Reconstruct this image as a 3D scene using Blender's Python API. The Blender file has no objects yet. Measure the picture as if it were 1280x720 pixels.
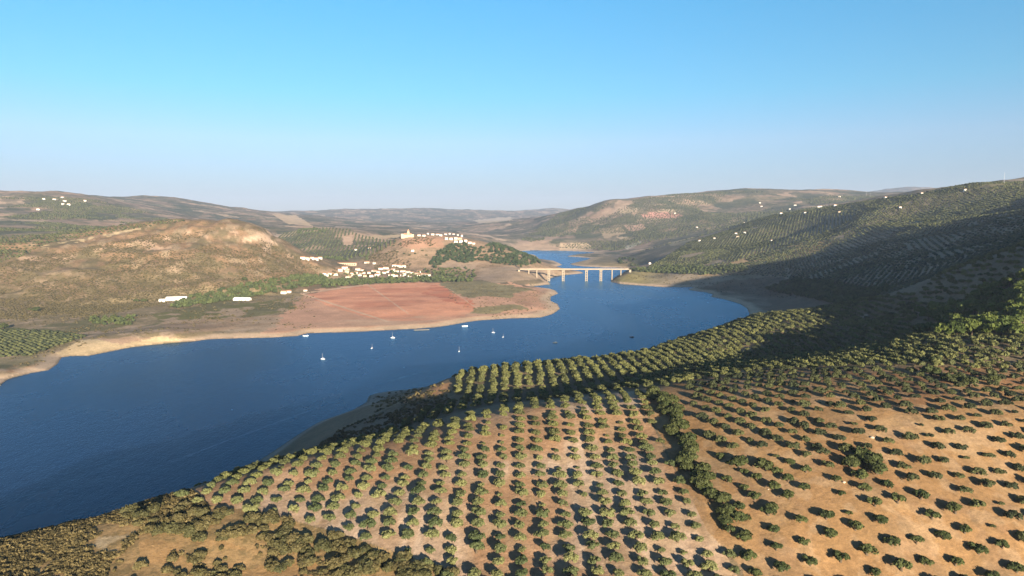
import bpy, math, random
import numpy as np
from mathutils import Vector, Matrix
R = math.radians
rng = np.random.default_rng(7)
random.seed(7)
C = bpy.context.scene
col = C.collection

# ------------------------------------------------------------------ camera, light, exposure
H = 160.0                      # camera height above the reservoir
PITCH = R(5.88)
F = 854.0                      # focal length in pixels of a 1280 px wide frame
cam = bpy.data.cameras.new('camera'); camo = bpy.data.objects.new('camera', cam); col.objects.link(camo)
cam.sensor_width = 36; cam.lens = 36*F/1280; cam.clip_start = 1; cam.clip_end = 60000
camo.location = (0, 0, H); camo.rotation_euler = (R(90)-PITCH, 0, 0)
C.camera = camo
SUN_AZ, SUN_EL = R(159), R(11.8)      # azimuth clockwise from +Y
sd = Vector((math.sin(SUN_AZ)*math.cos(SUN_EL), math.cos(SUN_AZ)*math.cos(SUN_EL), math.sin(SUN_EL)))
w = bpy.data.worlds.new('World'); C.world = w; w.use_nodes = True
nt = w.node_tree; nt.nodes.clear()
sky = nt.nodes.new('ShaderNodeTexSky'); sky.sky_type = 'NISHITA'; sky.sun_disc = False
sky.sun_elevation = SUN_EL; sky.sun_rotation = SUN_AZ
sky.altitude = 400; sky.air_density = 1.0; sky.dust_density = 0.3; sky.ozone_density = 2.0
bg = nt.nodes.new('ShaderNodeBackground'); bg.inputs['Strength'].default_value = 0.05
wo = nt.nodes.new('ShaderNodeOutputWorld')
tcw = nt.nodes.new('ShaderNodeTexCoord'); sx_ = nt.nodes.new('ShaderNodeSeparateXYZ'); nt.links.new(tcw.outputs['Generated'], sx_.inputs[0])
cr_ = nt.nodes.new('ShaderNodeValToRGB')            # colour of a dry summer sky: lavender haze low down, cyan higher up, deep blue overhead
cr_.color_ramp.elements[0].position = 0.03; cr_.color_ramp.elements[0].color = (0.42, 0.48, 0.76, 1)
cr_.color_ramp.elements[1].position = 0.65; cr_.color_ramp.elements[1].color = (0.30, 0.50, 0.62, 1)
for p_, c_ in ((0.107, (0.68, 0.77, 0.96, 1)), (0.17, (0.53, 0.92, 1.06, 1)), (0.31, (0.44, 1.07, 1.26, 1))): e_ = cr_.color_ramp.elements.new(p_); e_.color = c_
nt.links.new(sx_.outputs['Z'], cr_.inputs[0])
mw = nt.nodes.new('ShaderNodeMix'); mw.data_type = 'RGBA'; mw.blend_type = 'MULTIPLY'; mw.inputs[0].default_value = 1
nt.links.new(sky.outputs[0], mw.inputs[6]); nt.links.new(cr_.outputs[0], mw.inputs[7])
nt.links.new(mw.outputs[2], bg.inputs[0]); nt.links.new(bg.outputs[0], wo.inputs[0])
sl = bpy.data.lights.new('sun', 'SUN'); sl.energy = 5.0; sl.angle = R(0.5); sl.color = (1.0, 0.84, 0.64)
slo = bpy.data.objects.new('sun', sl); col.objects.link(slo)
slo.rotation_euler = sd.to_track_quat('Z', 'Y').to_euler()
slo.location = (0, 0, 900)
C.view_settings.view_transform = 'Standard'; C.view_settings.look = 'None'
C.view_settings.exposure = 1.75; C.view_settings.gamma = 1
C.cycles.max_bounces = 4; C.cycles.diffuse_bounces = 2; C.cycles.glossy_bounces = 2
C.cycles.transparent_max_bounces = 8; C.cycles.volume_bounces = 0
C.cycles.use_adaptive_sampling = True; C.cycles.use_denoising = True
HAZE_DENSITY = 4.8e-5

# ------------------------------------------------------------------ surveying: sight lines of the photograph -> places on the land
cp, sp = math.cos(PITCH), math.sin(PITCH)
def sight(px, py):
    dx = (np.asarray(px, float)-640)/F; dy = (360-np.asarray(py, float))/F
    return dx, cp+dy*sp, -sp+dy*cp
def at_dist(px, py, Y):
    a, b, c = sight(px, py); return a/b*Y, Y, H+c/b*Y
def at_level(px, py, z=0.0):
    a, b, c = sight(px, py); t = (z-H)/c; return a*t, b*t
def project(x, y, z):
    yy = y*cp-(z-H)*sp; zz = y*sp+(z-H)*cp
    return 640+F*x/yy, 360-F*zz/yy

# shoreline of the reservoir (closed), as seen at water level
SHORE_PX = [(-260,560),(-120,505),(0,483),(12,473),(40,466),(60,463),(72,455),(77,447),(88,445),(110,445),(135,440),(165,434),(200,430),
 (222,428),(240,427),(262,424),(300,423),(340,422),(372,420),(385,416.5),(440,415),(480,413),(520,411),(545,409),(560,407),(585,402.5),
 (600,400.5),(640,398),(675,397),(690,393),(700,386),(697,380),(688,376),(688,371),(698,367),(694,363),(688,361),(676,359.5),(664,358),
 (676,356.8),(688,355.5),(684,350),(690,347),(702,344),(716,343),(730,341.5),(724,339),(712,337),(700,335),(694,333.4),(700,332),(703,331),
 (692,326),(674,323.5),(668,318.5),(655,317),(648,314),(665,313),(700,313.5),(740,315),(744,316.2),(728,317.5),(712,319.3),(708,320.6),
 (722,321.4),(738,322.5),(733,325),(722,327.5),(712,330),(716,331.6),(730,333.2),(752,334.4),(772,334.6),(788,336),(782,340),(774,344),
 (764,350),(763,352),(775,355),(800,357),(830,359),(868,359),(860,362.5),(880,365),(891,368),(889,371),(905,374),(925,380),(934,386),
 (937,393),(932,400),(905,411),(850,434),(800,451),(750,459),(700,463),(650,464),(600,469),(560,479),(510,487),(488,489),(470,492),
 (461,495),(458,503),(440,513),(400,527),(370,545),(345,562),(325,575),(312,588),(296,603),(250,625),(200,645),(150,660),(100,672),
 (50,685),(0,695),(-100,720),(-300,790),(-700,860),(-900,700)]
SH = np.array([at_level(x, y) for x, y in SHORE_PX])

def seg_dist(P, poly):
    """unsigned distance and inside flag of points P (n,2) for a closed polygon"""
    n = len(poly); best = np.full(len(P), 1e18); ins = np.zeros(len(P), bool)
    x, y = P[:, 0], P[:, 1]
    for i in range(n):
        x0, y0 = poly[i]; x1, y1 = poly[(i+1) % n]
        ex, ey = x1-x0, y1-y0; L = ex*ex+ey*ey+1e-9
        t = np.clip(((x-x0)*ex+(y-y0)*ey)/L, 0, 1)
        d = (x-x0-t*ex)**2+(y-y0-t*ey)**2
        np.minimum(best, d, out=best)
        c = ((y0 > y) != (y1 > y))
        if c.any():
            xi = x0+(y-y0)*ex/(ey if abs(ey) > 1e-9 else 1e-9)
            ins ^= c & (x < xi)
    return np.sqrt(best), ins

# ground points: (px, py, forward distance)
G = [
 # near hill: bottom edge, left scrub
 (-150,720,180),(0,720,186),(150,720,188),(300,720,191),(450,720,190),(600,720,188),(750,720,186),(900,720,190),(1050,720,193),(1200,720,196),(1350,720,200),
 (0,700,196),(100,690,200),(0,678,208),(60,668,213),(120,652,219),(170,640,225),(210,627,231),(250,610,240),(300,597,248),(350,581,256),
 (420,563,268),(500,548,279),(560,533,288),(600,524,290),(650,514,293),(700,508,297),(750,503,303),(800,494,312),(850,482,328),(900,470,350),(960,460,372),(1020,452,395),
 (200,670,207),(300,660,211),(300,630,228),(400,600,242),(400,640,221),(500,600,238),(500,650,213),(600,595,240),(600,660,210),(700,595,240),(700,660,210),
 (800,600,236),(800,540,274),(800,660,209),(900,600,234),(900,530,272),(900,660,210),(1000,600,232),(1000,520,276),(1000,660,208),
 (1100,600,232),(1100,520,272),(1100,660,208),(1100,480,312),(1200,600,234),(1200,520,274),(1200,480,312),(1280,600,238),(1280,520,276),(1280,470,330),
 (1280,660,212),(1400,600,240),(1400,500,310),(1400,440,400),
 # shaded hollow behind the crest, then the second ridge of the grove
 (600,500,360),(650,500,368),(700,495,372),(750,486,380),(800,474,395),(850,463,425),(900,455,462),(960,449,503),(1040,442,520),
 (560,474,440),(600,466,436),(650,458,436),(700,460,440),(750,457,450),(800,449,475),(850,433,540),(900,413,625),(940,397,700),(980,392,690),
 (900,432,545),(960,420,572),(1000,405,608),(1040,400,612),(1100,432,505),(1100,400,600),(1150,420,430),(1200,420,425),(1230,414,436),
 (1020,388,722),(1060,382,735),(1150,361,745),(1185,339,640),(1230,325,600),(1280,309,570),(1340,292,540),(1420,262,500),
 (1280,405,440),(1250,380,500),(1150,385,570),(1350,370,440),(1350,420,380),
 (520,491,455),(540,505,400),(480,520,400),(440,535,395),(520,520,365),(480,545,330),(420,552,345),(380,567,335),(560,512,355),(450,510,500),(500,496,520),
 (350,585,320),(300,602,300),
 # right bank lowland and the valley behind the near ridge
 (950,383,1230),(980,378,1200),(1000,372,1180),(960,372,1330),(920,366,1420),(880,357,1520),(900,350,1560),(840,350,1640),(850,343,1680),(800,346,1730),(790,338,1800),
 (1050,366,1080),(1100,358,1020),(1150,350,950),(1180,338,900),(1220,322,860),(1280,298,820),(950,355,1480),(1000,352,1350),(1000,330,1500),(1050,340,1270),
 (860,335,1780),(800,334,1900),(830,322,2050),(900,320,1850),(950,310,1850),(930,335,1620),(980,300,1950),
 # big olive hill on the right
 (780,333,2000),(820,320,2150),(860,304,2250),(900,293,2350),(930,282,2400),(960,271,2450),(1020,263,2250),(1060,257,2100),(1110,248,2000),(1150,243,1900),(1190,238,1820),
 (1215,231,1780),(1240,229,1760),(1280,230,1740),(1340,222,1700),(1420,200,1700),
 (1060,280,1800),(1120,275,1650),(1180,262,1600),(1100,310,1350),(1060,310,1500),(1150,300,1300),(1200,285,1300),(1240,262,1420),(1280,258,1400),(1280,275,1150),(1240,290,1100),(1400,250,1100),
 # bridge banks
 (662,341.5,1720),(671,348,1720),(650,338,1740),(640,345,1650),(620,352,1560),(660,352,1600),(690,340,1800),(700,337,1900),(786,339,1720),(768,347,1720),
 # peninsula and red field
 (400,400,1060),(400,380,1220),(450,390,1120),(450,370,1320),(500,395,1080),(500,370,1330),(500,353,1560),(550,385,1160),(560,365,1380),(590,352,1570),(600,385,1160),(640,380,1200),(660,370,1330),(640,362,1430),
 (380,362,1430),(420,355,1520),(680,385,1170),
 # left flat
 (0,470,665),(0,445,765),(30,455,725),(0,432,830),(60,437,800),(90,437,800),(110,433,812),(140,428,836),(180,423,862),(220,420,872),(0,415,930),(80,415,935),(150,412,955),(0,400,1040),(100,400,1042),(200,405,1000),(200,390,1120),(300,405,1008),
 (300,385,1180),(210,376,1250),(300,372,1310),(350,360,1430),(350,400,1070),(-150,430,840),(-150,480,640),
 # left brown hill
 (0,375,1220),(60,380,1200),(100,372,1240),(150,370,1260),(0,340,1330),(100,340,1370),(200,345,1380),(300,345,1450),(250,320,1500),(350,335,1560),(380,345,1600),(0,318,1430),
 (60,312,1480),(150,303,1560),(210,303,1570),(100,297,1620),(0,301,1600),(50,295,1680),(90,290,1720),(130,286,1760),(180,280,1780),(230,276,1780),(270,276,1740),(300,280,1720),(325,290,1700),
 (345,304,1700),(375,321,1700),(405,338,1700),(-150,310,1500),(-150,290,1700),
 # village flat, castle hill
 (400,346,1670),(450,344,1700),(500,342,1740),(545,343,1720),(580,346,1680),(440,334,1850),(480,336,1830),(520,335,1830),(560,340,1760),(600,343,1710),
 (460,324,1980),(480,313,2010),(495,301,2040),(505,294.5,2070),(520,293,2080),(545,294,2090),(560,295,2070),(580,299,2040),(510,310,1960),(550,312,1950),(590,312,1950),(540,325,1880),(600,330,1840),(620,306,2010),
 (640,314,1990),(660,324,1940),(672,331,1900),(640,330,1840),
 # olive hill beyond the village
 (400,325,2080),(420,318,2200),(360,322,2150),(370,300,2500),(390,290,2650),(410,286,2700),(430,288,2680),(460,297,2600),(490,300,2600),(340,303,2500),(350,293,2700),(330,296,2500),(440,310,2350),
 # middle and far distance
 (300,283,2900),(340,282,3300),(380,283,3400),(430,282,4500),(480,284,4500),(520,288,3600),(560,290,3700),(600,298,3400),(620,305,3200),(640,303,3500),(640,290,4300),(600,288,4800),(560,280,6000),(480,279,6500),
 (600,278,7000),(540,272,8000),(400,276,6500),(660,276,7500),
 (-150,238,3400),(0,241,3600),(15,239,3600),(60,241,3500),(90,246,3400),(120,252,3300),(135,254,3300),(50,262,2900),(0,268,2700),(50,276,2500),(0,284,2200),(100,282,2500),(150,268,3100),(110,268,2900),(160,282,2700),
 (150,250,5000),(180,248.5,5000),(220,249,5000),(250,255,5000),(300,263,5200),(360,269,5800),(200,262,4000),(260,272,3700),(320,272,4500),
 (370,266,9500),(440,264,9500),(500,262,9500),(560,264,9500),(600,266,9500),(640,269,9500),(680,263,11500),(700,262,11500),(715,266,11500),
 (690,271,4600),(720,266,4500),(745,258,4400),(760,254,4300),(800,249,4300),(820,245.5,4400),(860,242,4500),(900,241.5,4600),(920,238,4600),(960,238.5,4700),(1000,239.5,4800),(1050,240.5,4900),(1080,244.5,5000),(1110,248,5000),
 (700,292,3800),(700,300,3500),(740,308,3400),(760,295,3600),(800,280,3700),(800,300,3300),(800,315,2900),(850,290,3350),(850,265,4000),(900,275,3500),(760,275,4000),(950,265,3700),(900,258,4100),(1000,255,3900),(1050,250,4000),
 (850,300,3000),(900,292,3000),
 (1080,241,9500),(1110,237,9500),(1135,234.5,9500),(1170,239,9500),(1250,245,9500),(1000,258,9500),(850,263,9500),
]
CT = []
for px, py, Y in G:
    x, y, z = at_dist(px, py, Y); CT.append((x, y, z))
# plain world-space ground points (outside the picture, valley floors, lake bed)
CT += [(-40,60,70),(60,60,66),(0,100,66),(150,90,66),(-120,60,70),(300,180,78),(250,90,70),
       (650,330,195),(560,250,112),(700,480,225),(900,300,240),(540,430,128),(420,250,90),(760,700,215),(870,600,222),(1100,1100,240),  # unseen ridge right of the frame, raised to throw shade over the valley
       (1000,850,245),(1500,1400,300),
       (150,1150,-8),(0,1000,-15),(-200,700,-20),(-350,500,-20),(-450,350,-18),(-250,400,-12),(200,1300,-10),(160,1500,-8),(90,900,-12),(-100,820,-16),
       (230,1150,-8),(160,1740,-6),(190,2300,-5),(220,2900,-4),(-500,650,-15),(-700,500,-15),
       (-900,200,20),(-3000,3000,160),(-2500,1800,120),(-1500,1000,60),(3000,3000,330),(2500,1500,300),
       (0,16000,150),(-6000,15000,200),(9000,12000,250),(-9000,9000,250),(0,12500,60),(-5000,12000,150)]
CT = np.array(CT)
idx = list(range(2, len(SH)-1, 1))
extra = np.column_stack([SH[idx], np.zeros(len(idx))])
CT = np.vstack([CT, extra])
def warp(x, y):
    return np.arctan2(x, np.maximum(y, 1e-6) if np.isscalar(y) else y), 0.5*np.log(x*x+y*y)
U, V = warp(CT[:, 0], CT[:, 1])
CC = 0.02
def kern(d2): return np.sqrt(d2+CC*CC)
A = kern((U[:, None]-U[None])**2+(V[:, None]-V[None])**2)
n = len(CT); M = np.zeros((n+3, n+3)); M[:n, :n] = A-np.eye(n)*0.0015
M[:n, n] = 1; M[:n, n+1] = U; M[:n, n+2] = V; M[n:, :n] = M[:n, n:].T
sol = np.linalg.solve(M, np.concatenate([CT[:, 2], [0, 0, 0]]))

# grid: azimuth x log distance
az_mid = np.linspace(R(-41), R(41), 1080)
az = np.concatenate([np.linspace(-math.pi, R(-62), 30)[:-1], np.linspace(R(-62), R(-41), 50)[:-1], az_mid, np.linspace(R(41), R(62), 70)[1:], np.linspace(R(62), math.pi, 30)[1:]])
lv = np.concatenate([np.linspace(math.log(20), math.log(125), 40)[:-1], np.linspace(math.log(125), math.log(700), 420)[:-1],
                     np.linspace(math.log(700), math.log(2600), 260)[:-1], np.linspace(math.log(2600), math.log(6000), 130)[:-1], np.linspace(math.log(6000), math.log(17000), 80)])
AZ, LV = np.meshgrid(az, lv)                       # rows = distance
# coarse evaluation of the interpolant, then resampling
ca = np.linspace(R(-62), R(62), 420); cl = np.linspace(lv[0], lv[-1], 420)
CA, CL = np.meshgrid(ca, cl); zc = np.zeros(CA.shape)
for r0 in range(0, CA.shape[0], 20):
    a_ = CA[r0:r0+20].ravel(); l_ = CL[r0:r0+20].ravel()
    k_ = kern((a_[:, None]-U[None])**2+(l_[:, None]-V[None])**2)
    zc[r0:r0+20] = (k_@sol[:n]+sol[n]+sol[n+1]*a_+sol[n+2]*l_).reshape(-1, CA.shape[1])
def bil(arr, xs, ys, x, y):
    fx = np.clip(np.interp(x, xs, np.arange(len(xs))), 0, len(xs)-1.001); fy = np.clip(np.interp(y, ys, np.arange(len(ys))), 0, len(ys)-1.001)
    i = fx.astype(int); j = fy.astype(int); u = fx-i; v = fy-j
    return (arr[j, i]*(1-u)+arr[j, i+1]*u)*(1-v)+(arr[j+1, i]*(1-u)+arr[j+1, i+1]*u)*v
# value noise
_perm = rng.permutation(4096)
_val = rng.random(4096)*2-1
def vnoise(x, y, seed=0):
    xi = np.floor(x).astype(np.int64); yi = np.floor(y).astype(np.int64); u = x-xi; v = y-yi
    u = u*u*u*(u*(u*6-15)+10); v = v*v*v*(v*(v*6-15)+10)
    def g(a, b): return _val[_perm[(a+_perm[(b+seed*131) & 4095]) & 4095]]
    return (g(xi, yi)*(1-u)+g(xi+1, yi)*u)*(1-v)+(g(xi, yi+1)*(1-u)+g(xi+1, yi+1)*u)*v
def fbm(x, y, s, o=4, seed=0, ridged=False):
    t = 0; a = 1; tot = 0
    for k in range(o):
        q = vnoise(x/s+k*17.3, y/s-k*9.1, seed+k)
        if ridged: q = 1-2*np.abs(q)
        t = t+a*q; tot += a; a *= 0.5; s *= 0.5
    return t/tot
def sstep(a, b, x):
    t = np.clip((x-a)/(b-a), 0, 1); return t*t*(3-2*t)

X = np.exp(LV)*np.sin(AZ); Y = np.exp(LV)*np.cos(AZ)
Z = bil(zc, ca, cl, np.clip(AZ, R(-62), R(62)), LV)
t_ = sstep(R(62), R(120), np.abs(AZ)); Z = Z*(1-t_)+np.where(np.abs(AZ) > R(62), 40, 0)*t_
RR = np.exp(LV)
# relief detail
def relief(x, y, r, pxx, z0):
    z = 0.35*fbm(x, y, 14, 3, 3)+0.8*fbm(x, y, 60, 2, 5)
    left = sstep(1050, 1350, r)*(1-sstep(400, 440, pxx))*(1-sstep(1900, 2300, r))*sstep(12, 45, z0)
    z = z+left*(8*fbm(x, y, 130, 5, 11, True)+2.6*fbm(x, y, 28, 4, 19))
    rh = sstep(1000, 1300, r)*sstep(880, 960, pxx)*(1-sstep(2300, 2700, r))*sstep(15, 60, z0)
    z = z+rh*(15*fbm(x+200, y*0.6, 300, 5, 23, True))
    mid = sstep(1900, 2500, r)*sstep(10, 50, z0)*(1-rh)
    z = z+mid*(10*fbm(x, y, 420, 5, 31, True))
    far = sstep(2600, 4200, r)*sstep(10, 80, z0)
    z = z+far*(22*fbm(x, y, 900, 6, 37, True))+sstep(7000, 9500, r)*30*fbm(x, y, 1500, 5, 41, True)
    return z
PX, _ = project(X, np.maximum(Y, 1), Z)
dsh, inw = seg_dist(np.column_stack([X.ravel(), Y.ravel()]), SH)
dsh = dsh.reshape(X.shape); inw = inw.reshape(X.shape)
hill = sstep(1150, 1350, RR)*(1-sstep(1900, 2000, RR))*(1-sstep(330, 400, PX))
Z = Z+hill*6*np.tanh((Z-96-14*fbm(X, Y, 260, 2, 471))/1.6)*sstep(-0.12, 0.16, fbm(X, Y, 110, 3, 473))     # broken rock ledges
Z = Z+hill*2.5*np.tanh((Z-60-10*fbm(X, Y, 200, 2, 477))/1.2)*sstep(0.0, 0.2, fbm(X, Y, 90, 3, 479))
Z = Z+relief(X, Y, RR, PX, Z)*sstep(3, 60, dsh)
jag = 1.0
land = np.maximum(Z, 0.25+np.minimum(0.15*dsh, 3.4))
near_up = np.minimum(land, 0.3+0.75*dsh)           # banks no steeper than this
bed = np.minimum(np.minimum(Z, -0.4), -0.4-0.12*dsh); bed = np.maximum(bed, -18)
Z = np.where(inw, bed, near_up)
dshore = np.where(inw, -dsh, dsh)
def ground(x, y):
    x = np.asarray(x, float); y = np.asarray(y, float)
    return bil(Z, az, lv, np.arctan2(x, y), 0.5*np.log(x*x+y*y))
def hit(px, py, y0=120, y1=15000):
    """where the sight line through a photo point meets the land"""
    a, b, c = sight(px, py); ys = np.exp(np.linspace(math.log(y0), math.log(y1), 2500))
    xs = a/b*ys; zs = H+c/b*ys; g = np.maximum(ground(xs, ys), 0); k = np.argmax(zs <= g)
    if zs[k] > g[k]: k = len(ys)-1
    return float(xs[k]), float(ys[k]), float(g[k])
def seen(x, y, z):
    """not hidden by land, from the camera"""
    x = np.asarray(x); vis = np.ones(len(x), bool)
    for t in np.linspace(0.1, 0.985, 60):
        vis &= (H+(z-H)*t) > ground(x*t, y*t)-1.0
    return vis

# ------------------------------------------------------------------ materials
def new_mat(name):
    m = bpy.data.materials.new(name); m.use_nodes = True; t = m.node_tree
    b = t.nodes['Principled BSDF']; b.inputs['Roughness'].default_value = 0.9
    b.inputs['Specular IOR Level'].default_value = 0.15
    return m, t, b
def nd(t, typ, **kw):
    n_ = t.nodes.new(typ)
    for k, v in kw.items():
        if k in n_.inputs: n_.inputs[k].default_value = v
        else: setattr(n_, k, v)
    return n_
def noise(t, scale, detail=4, rough=0.55, vec=None):
    n_ = nd(t, 'ShaderNodeTexNoise', Scale=scale, Detail=detail, Roughness=rough)
    if vec is not None: t.links.new(vec, n_.inputs['Vector'])
    return n_.outputs['Fac']
def ramp(t, src, a, b, va=0.0, vb=1.0):
    m_ = nd(t, 'ShaderNodeMapRange'); m_.inputs[1].default_value = a; m_.inputs[2].default_value = b
    m_.inputs[3].default_value = va; m_.inputs[4].default_value = vb
    t.links.new(src, m_.inputs[0]); return m_.outputs[0]
def mul(t, a, b, op='MULTIPLY'):
    m_ = nd(t, 'ShaderNodeMath', operation=op)
    for k, s in enumerate((a, b)):
        if isinstance(s, (int, float)): m_.inputs[k].default_value = s
        else: t.links.new(s, m_.inputs[k])
    return m_.outputs[0]
def mixc(t, fac, a, b, blend='MIX'):
    m_ = nd(t, 'ShaderNodeMix', data_type='RGBA', blend_type=blend)
    for k, s in ((0, fac), (6, a), (7, b)):
        if isinstance(s, (int, float)): m_.inputs[k].default_value = s
        elif isinstance(s, tuple): m_.inputs[k].default_value = (*s, 1)
        else: t.links.new(s, m_.inputs[k])
    return m_.outputs[2]
def plain(name, c, rough=0.8, var=0.12, scale=0.4):
    m, t, b = new_mat(name); b.inputs['Roughness'].default_value = rough
    tc = nd(t, 'ShaderNodeTexCoord')
    f = ramp(t, noise(t, scale, 5, 0.6, tc.outputs['Object']), 0.3, 0.7, 1-var, 1+var)
    c_ = nd(t, 'ShaderNodeVectorMath', operation='SCALE'); c_.inputs[0].default_value = c
    t.links.new(f, c_.inputs['Scale']); t.links.new(c_.outputs[0], b.inputs['Base Color'])
    return m

def ground_material():
    m, t, b = new_mat('land')
    at = nd(t, 'ShaderNodeVertexColor', layer_name='soil'); at2 = nd(t, 'ShaderNodeVertexColor', layer_name='cover')
    sp_ = nd(t, 'ShaderNodeSeparateColor'); t.links.new(at2.outputs['Color'], sp_.inputs[0])
    geo = nd(t, 'ShaderNodeNewGeometry'); P = geo.outputs['Position']
    c = at.outputs['Color']
    # broad and fine variation of the soil itself
    big = ramp(t, noise(t, 0.022, 6, 0.6, P), 0.3, 0.7, 0.82, 1.18)
    fine = mul(t, ramp(t, noise(t, 0.45, 8, 0.75, P), 0.28, 0.72, 0.66, 1.34), ramp(t, noise(t, 2.2, 4, 0.7, P), 0.3, 0.7, 0.82, 1.18))
    sc = nd(t, 'ShaderNodeVectorMath', operation='SCALE'); t.links.new(c, sc.inputs[0]); t.links.new(mul(t, big, fine), sc.inputs['Scale'])
    c = sc.outputs[0]
    # low dry scrub: clumps a few metres across, amount from the cover layer
    n1 = noise(t, 0.22, 5, 0.75, P); n2 = noise(t, 0.035, 3, 0.6, P)
    s = ramp(t, mul(t, mul(t, n1, 0.7), mul(t, n2, 0.5), 'ADD'), 0.58, 0.68)
    c = mixc(t, mul(t, s, sp_.outputs[0]), c, (0.075, 0.068, 0.03))
    # far woods and groves: mottled dark green, amount from the green channel
    v = nd(t, 'ShaderNodeTexVoronoi', Scale=0.05); t.links.new(P, v.inputs['Vector'])
    g = ramp(t, mul(t, v.outputs['Distance'], mul(t, noise(t, 0.006, 4, 0.6, P), 1.6), 'MULTIPLY'), 0.25, 0.62, 1, 0)
    c = mixc(t, mul(t, g, sp_.outputs[1]), c, (0.045, 0.058, 0.028))
    t.links.new(c, b.inputs['Base Color'])
    bp = nd(t, 'ShaderNodeBump', Strength=0.5, Distance=0.5)
    t.links.new(mul(t, noise(t, 0.5, 6, 0.7, P), mul(t, n1, 1.5), 'ADD'), bp.inputs['Height']); t.links.new(bp.outputs[0], b.inputs['Normal'])
    return m
def water_material():
    m, t, b = new_mat('reservoir_water')
    geo = nd(t, 'ShaderNodeNewGeometry'); P = geo.outputs['Position']
    mp = nd(t, 'ShaderNodeMapping'); mp.inputs['Scale'].default_value = (1.0, 0.45, 1); mp.inputs['Rotation'].default_value = (0, 0, R(25))
    t.links.new(P, mp.inputs['Vector'])
    patch = noise(t, 0.006, 5, 0.62, mp.outputs[0])
    c = mixc(t, ramp(t, patch, 0.35, 0.65), (0.0005, 0.006, 0.026), (0.0007, 0.010, 0.042))
    for a_, b_, w_ in (((190, 586), (430, 497), 0.8), ((455, 485), (545, 460), 1.0)):    # thin foam line left by a boat
        A_ = Vector((*map(float, at_level(*a_)), 0)); B_ = Vector((*map(float, at_level(*b_)), 0)); d_ = (B_-A_); L_ = d_.length; d_.normalize(); n_ = Vector((-d_.y, d_.x, 0))
        q_ = nd(t, 'ShaderNodeVectorMath', operation='SUBTRACT'); t.links.new(P, q_.inputs[0]); q_.inputs[1].default_value = A_
        def dot(v):
            k_ = nd(t, 'ShaderNodeVectorMath', operation='DOT_PRODUCT'); t.links.new(q_.outputs[0], k_.inputs[0]); k_.inputs[1].default_value = v; return k_.outputs['Value']
        off = mul(t, dot(n_), mul(t, noise(t, 0.02, 2, 0.5, P), 5.0), 'ADD'); off = mul(t, off, 2.5, 'SUBTRACT')
        m_ = ramp(t, mul(t, off, 0, 'ABSOLUTE'), w_*0.4, w_*1.8, 1, 0); al = dot(d_)
        m_ = mul(t, m_, mul(t, ramp(t, al, 0, 40), ramp(t, al, L_-40, L_, 1, 0)))
        c = mixc(t, mul(t, m_, ramp(t, noise(t, 0.15, 4, 0.6, P), 0.3, 0.7, 0.1, 0.55)), c, (0.16, 0.22, 0.30))
    t.links.new(c, b.inputs['Base Color'])
    b.inputs['Roughness'].default_value = 0.16; b.inputs['IOR'].default_value = 1.33; b.inputs['Specular IOR Level'].default_value = 0.75; b.inputs['Specular Tint'].default_value = (0.15, 0.52, 1.0, 1)
    t.links.new(ramp(t, patch, 0.3, 0.7, 0.2, 0.34), b.inputs['Roughness'])
    rip = mul(t, noise(t, 0.5, 5, 0.7, mp.outputs[0]), mul(t, noise(t, 0.11, 3, 0.5, mp.outputs[0]), 0.8), 'ADD')
    bp = nd(t, 'ShaderNodeBump', Strength=0.55, Distance=0.9); t.links.new(rip, bp.inputs['Height']); t.links.new(bp.outputs[0], b.inputs['Normal'])
    b.inputs['Specular IOR Level'].default_value = 0.0
    gl = nd(t, 'ShaderNodeBsdfGlossy'); gl.inputs['Color'].default_value = (0.46, 0.76, 1.0, 1); t.links.new(ramp(t, patch, 0.3, 0.7, 0.2, 0.34), gl.inputs['Roughness'])
    fr = nd(t, 'ShaderNodeFresnel'); fr.inputs['IOR'].default_value = 1.33
    for q_ in (gl, fr): t.links.new(bp.outputs[0], q_.inputs['Normal'])
    mx = nd(t, 'ShaderNodeMixShader'); t.links.new(mul(t, fr.outputs[0], 0.8), mx.inputs[0]); t.links.new(b.outputs[0], mx.inputs[1]); t.links.new(gl.outputs[0], mx.inputs[2])
    t.links.new(mx.outputs[0], t.nodes['Material Output'].inputs[0])
    return m
def leaf_material(name, base, warm, attr=False):
    m, t, b = new_mat(name)
    if attr:
        r_ = nd(t, 'ShaderNodeVertexColor', layer_name='tint').outputs['Color']
    else:
        r_ = nd(t, 'ShaderNodeObjectInfo').outputs['Random']
    geo = nd(t, 'ShaderNodeNewGeometry')
    c = mixc(t, r_, base, warm)
    f = ramp(t, noise(t, 1.7, 3, 0.7, geo.outputs['Position']), 0.32, 0.68, 0.55, 1.45)
    s = nd(t, 'ShaderNodeVectorMath', operation='SCALE'); t.links.new(c, s.inputs[0]); t.links.new(f, s.inputs['Scale'])
    t.links.new(s.outputs[0], b.inputs['Base Color'])
    b.inputs['Roughness'].default_value = 0.7
    tr = nd(t, 'ShaderNodeBsdfTranslucent'); t.links.new(s.outputs[0], tr.inputs[0])
    mx = nd(t, 'ShaderNodeMixShader'); mx.inputs[0].default_value = 0.2
    t.links.new(b.outputs[0], mx.inputs[1]); t.links.new(tr.outputs[0], mx.inputs[2])
    t.links.new(mx.outputs[0], t.nodes['Material Output'].inputs[0])
    return m
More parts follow.
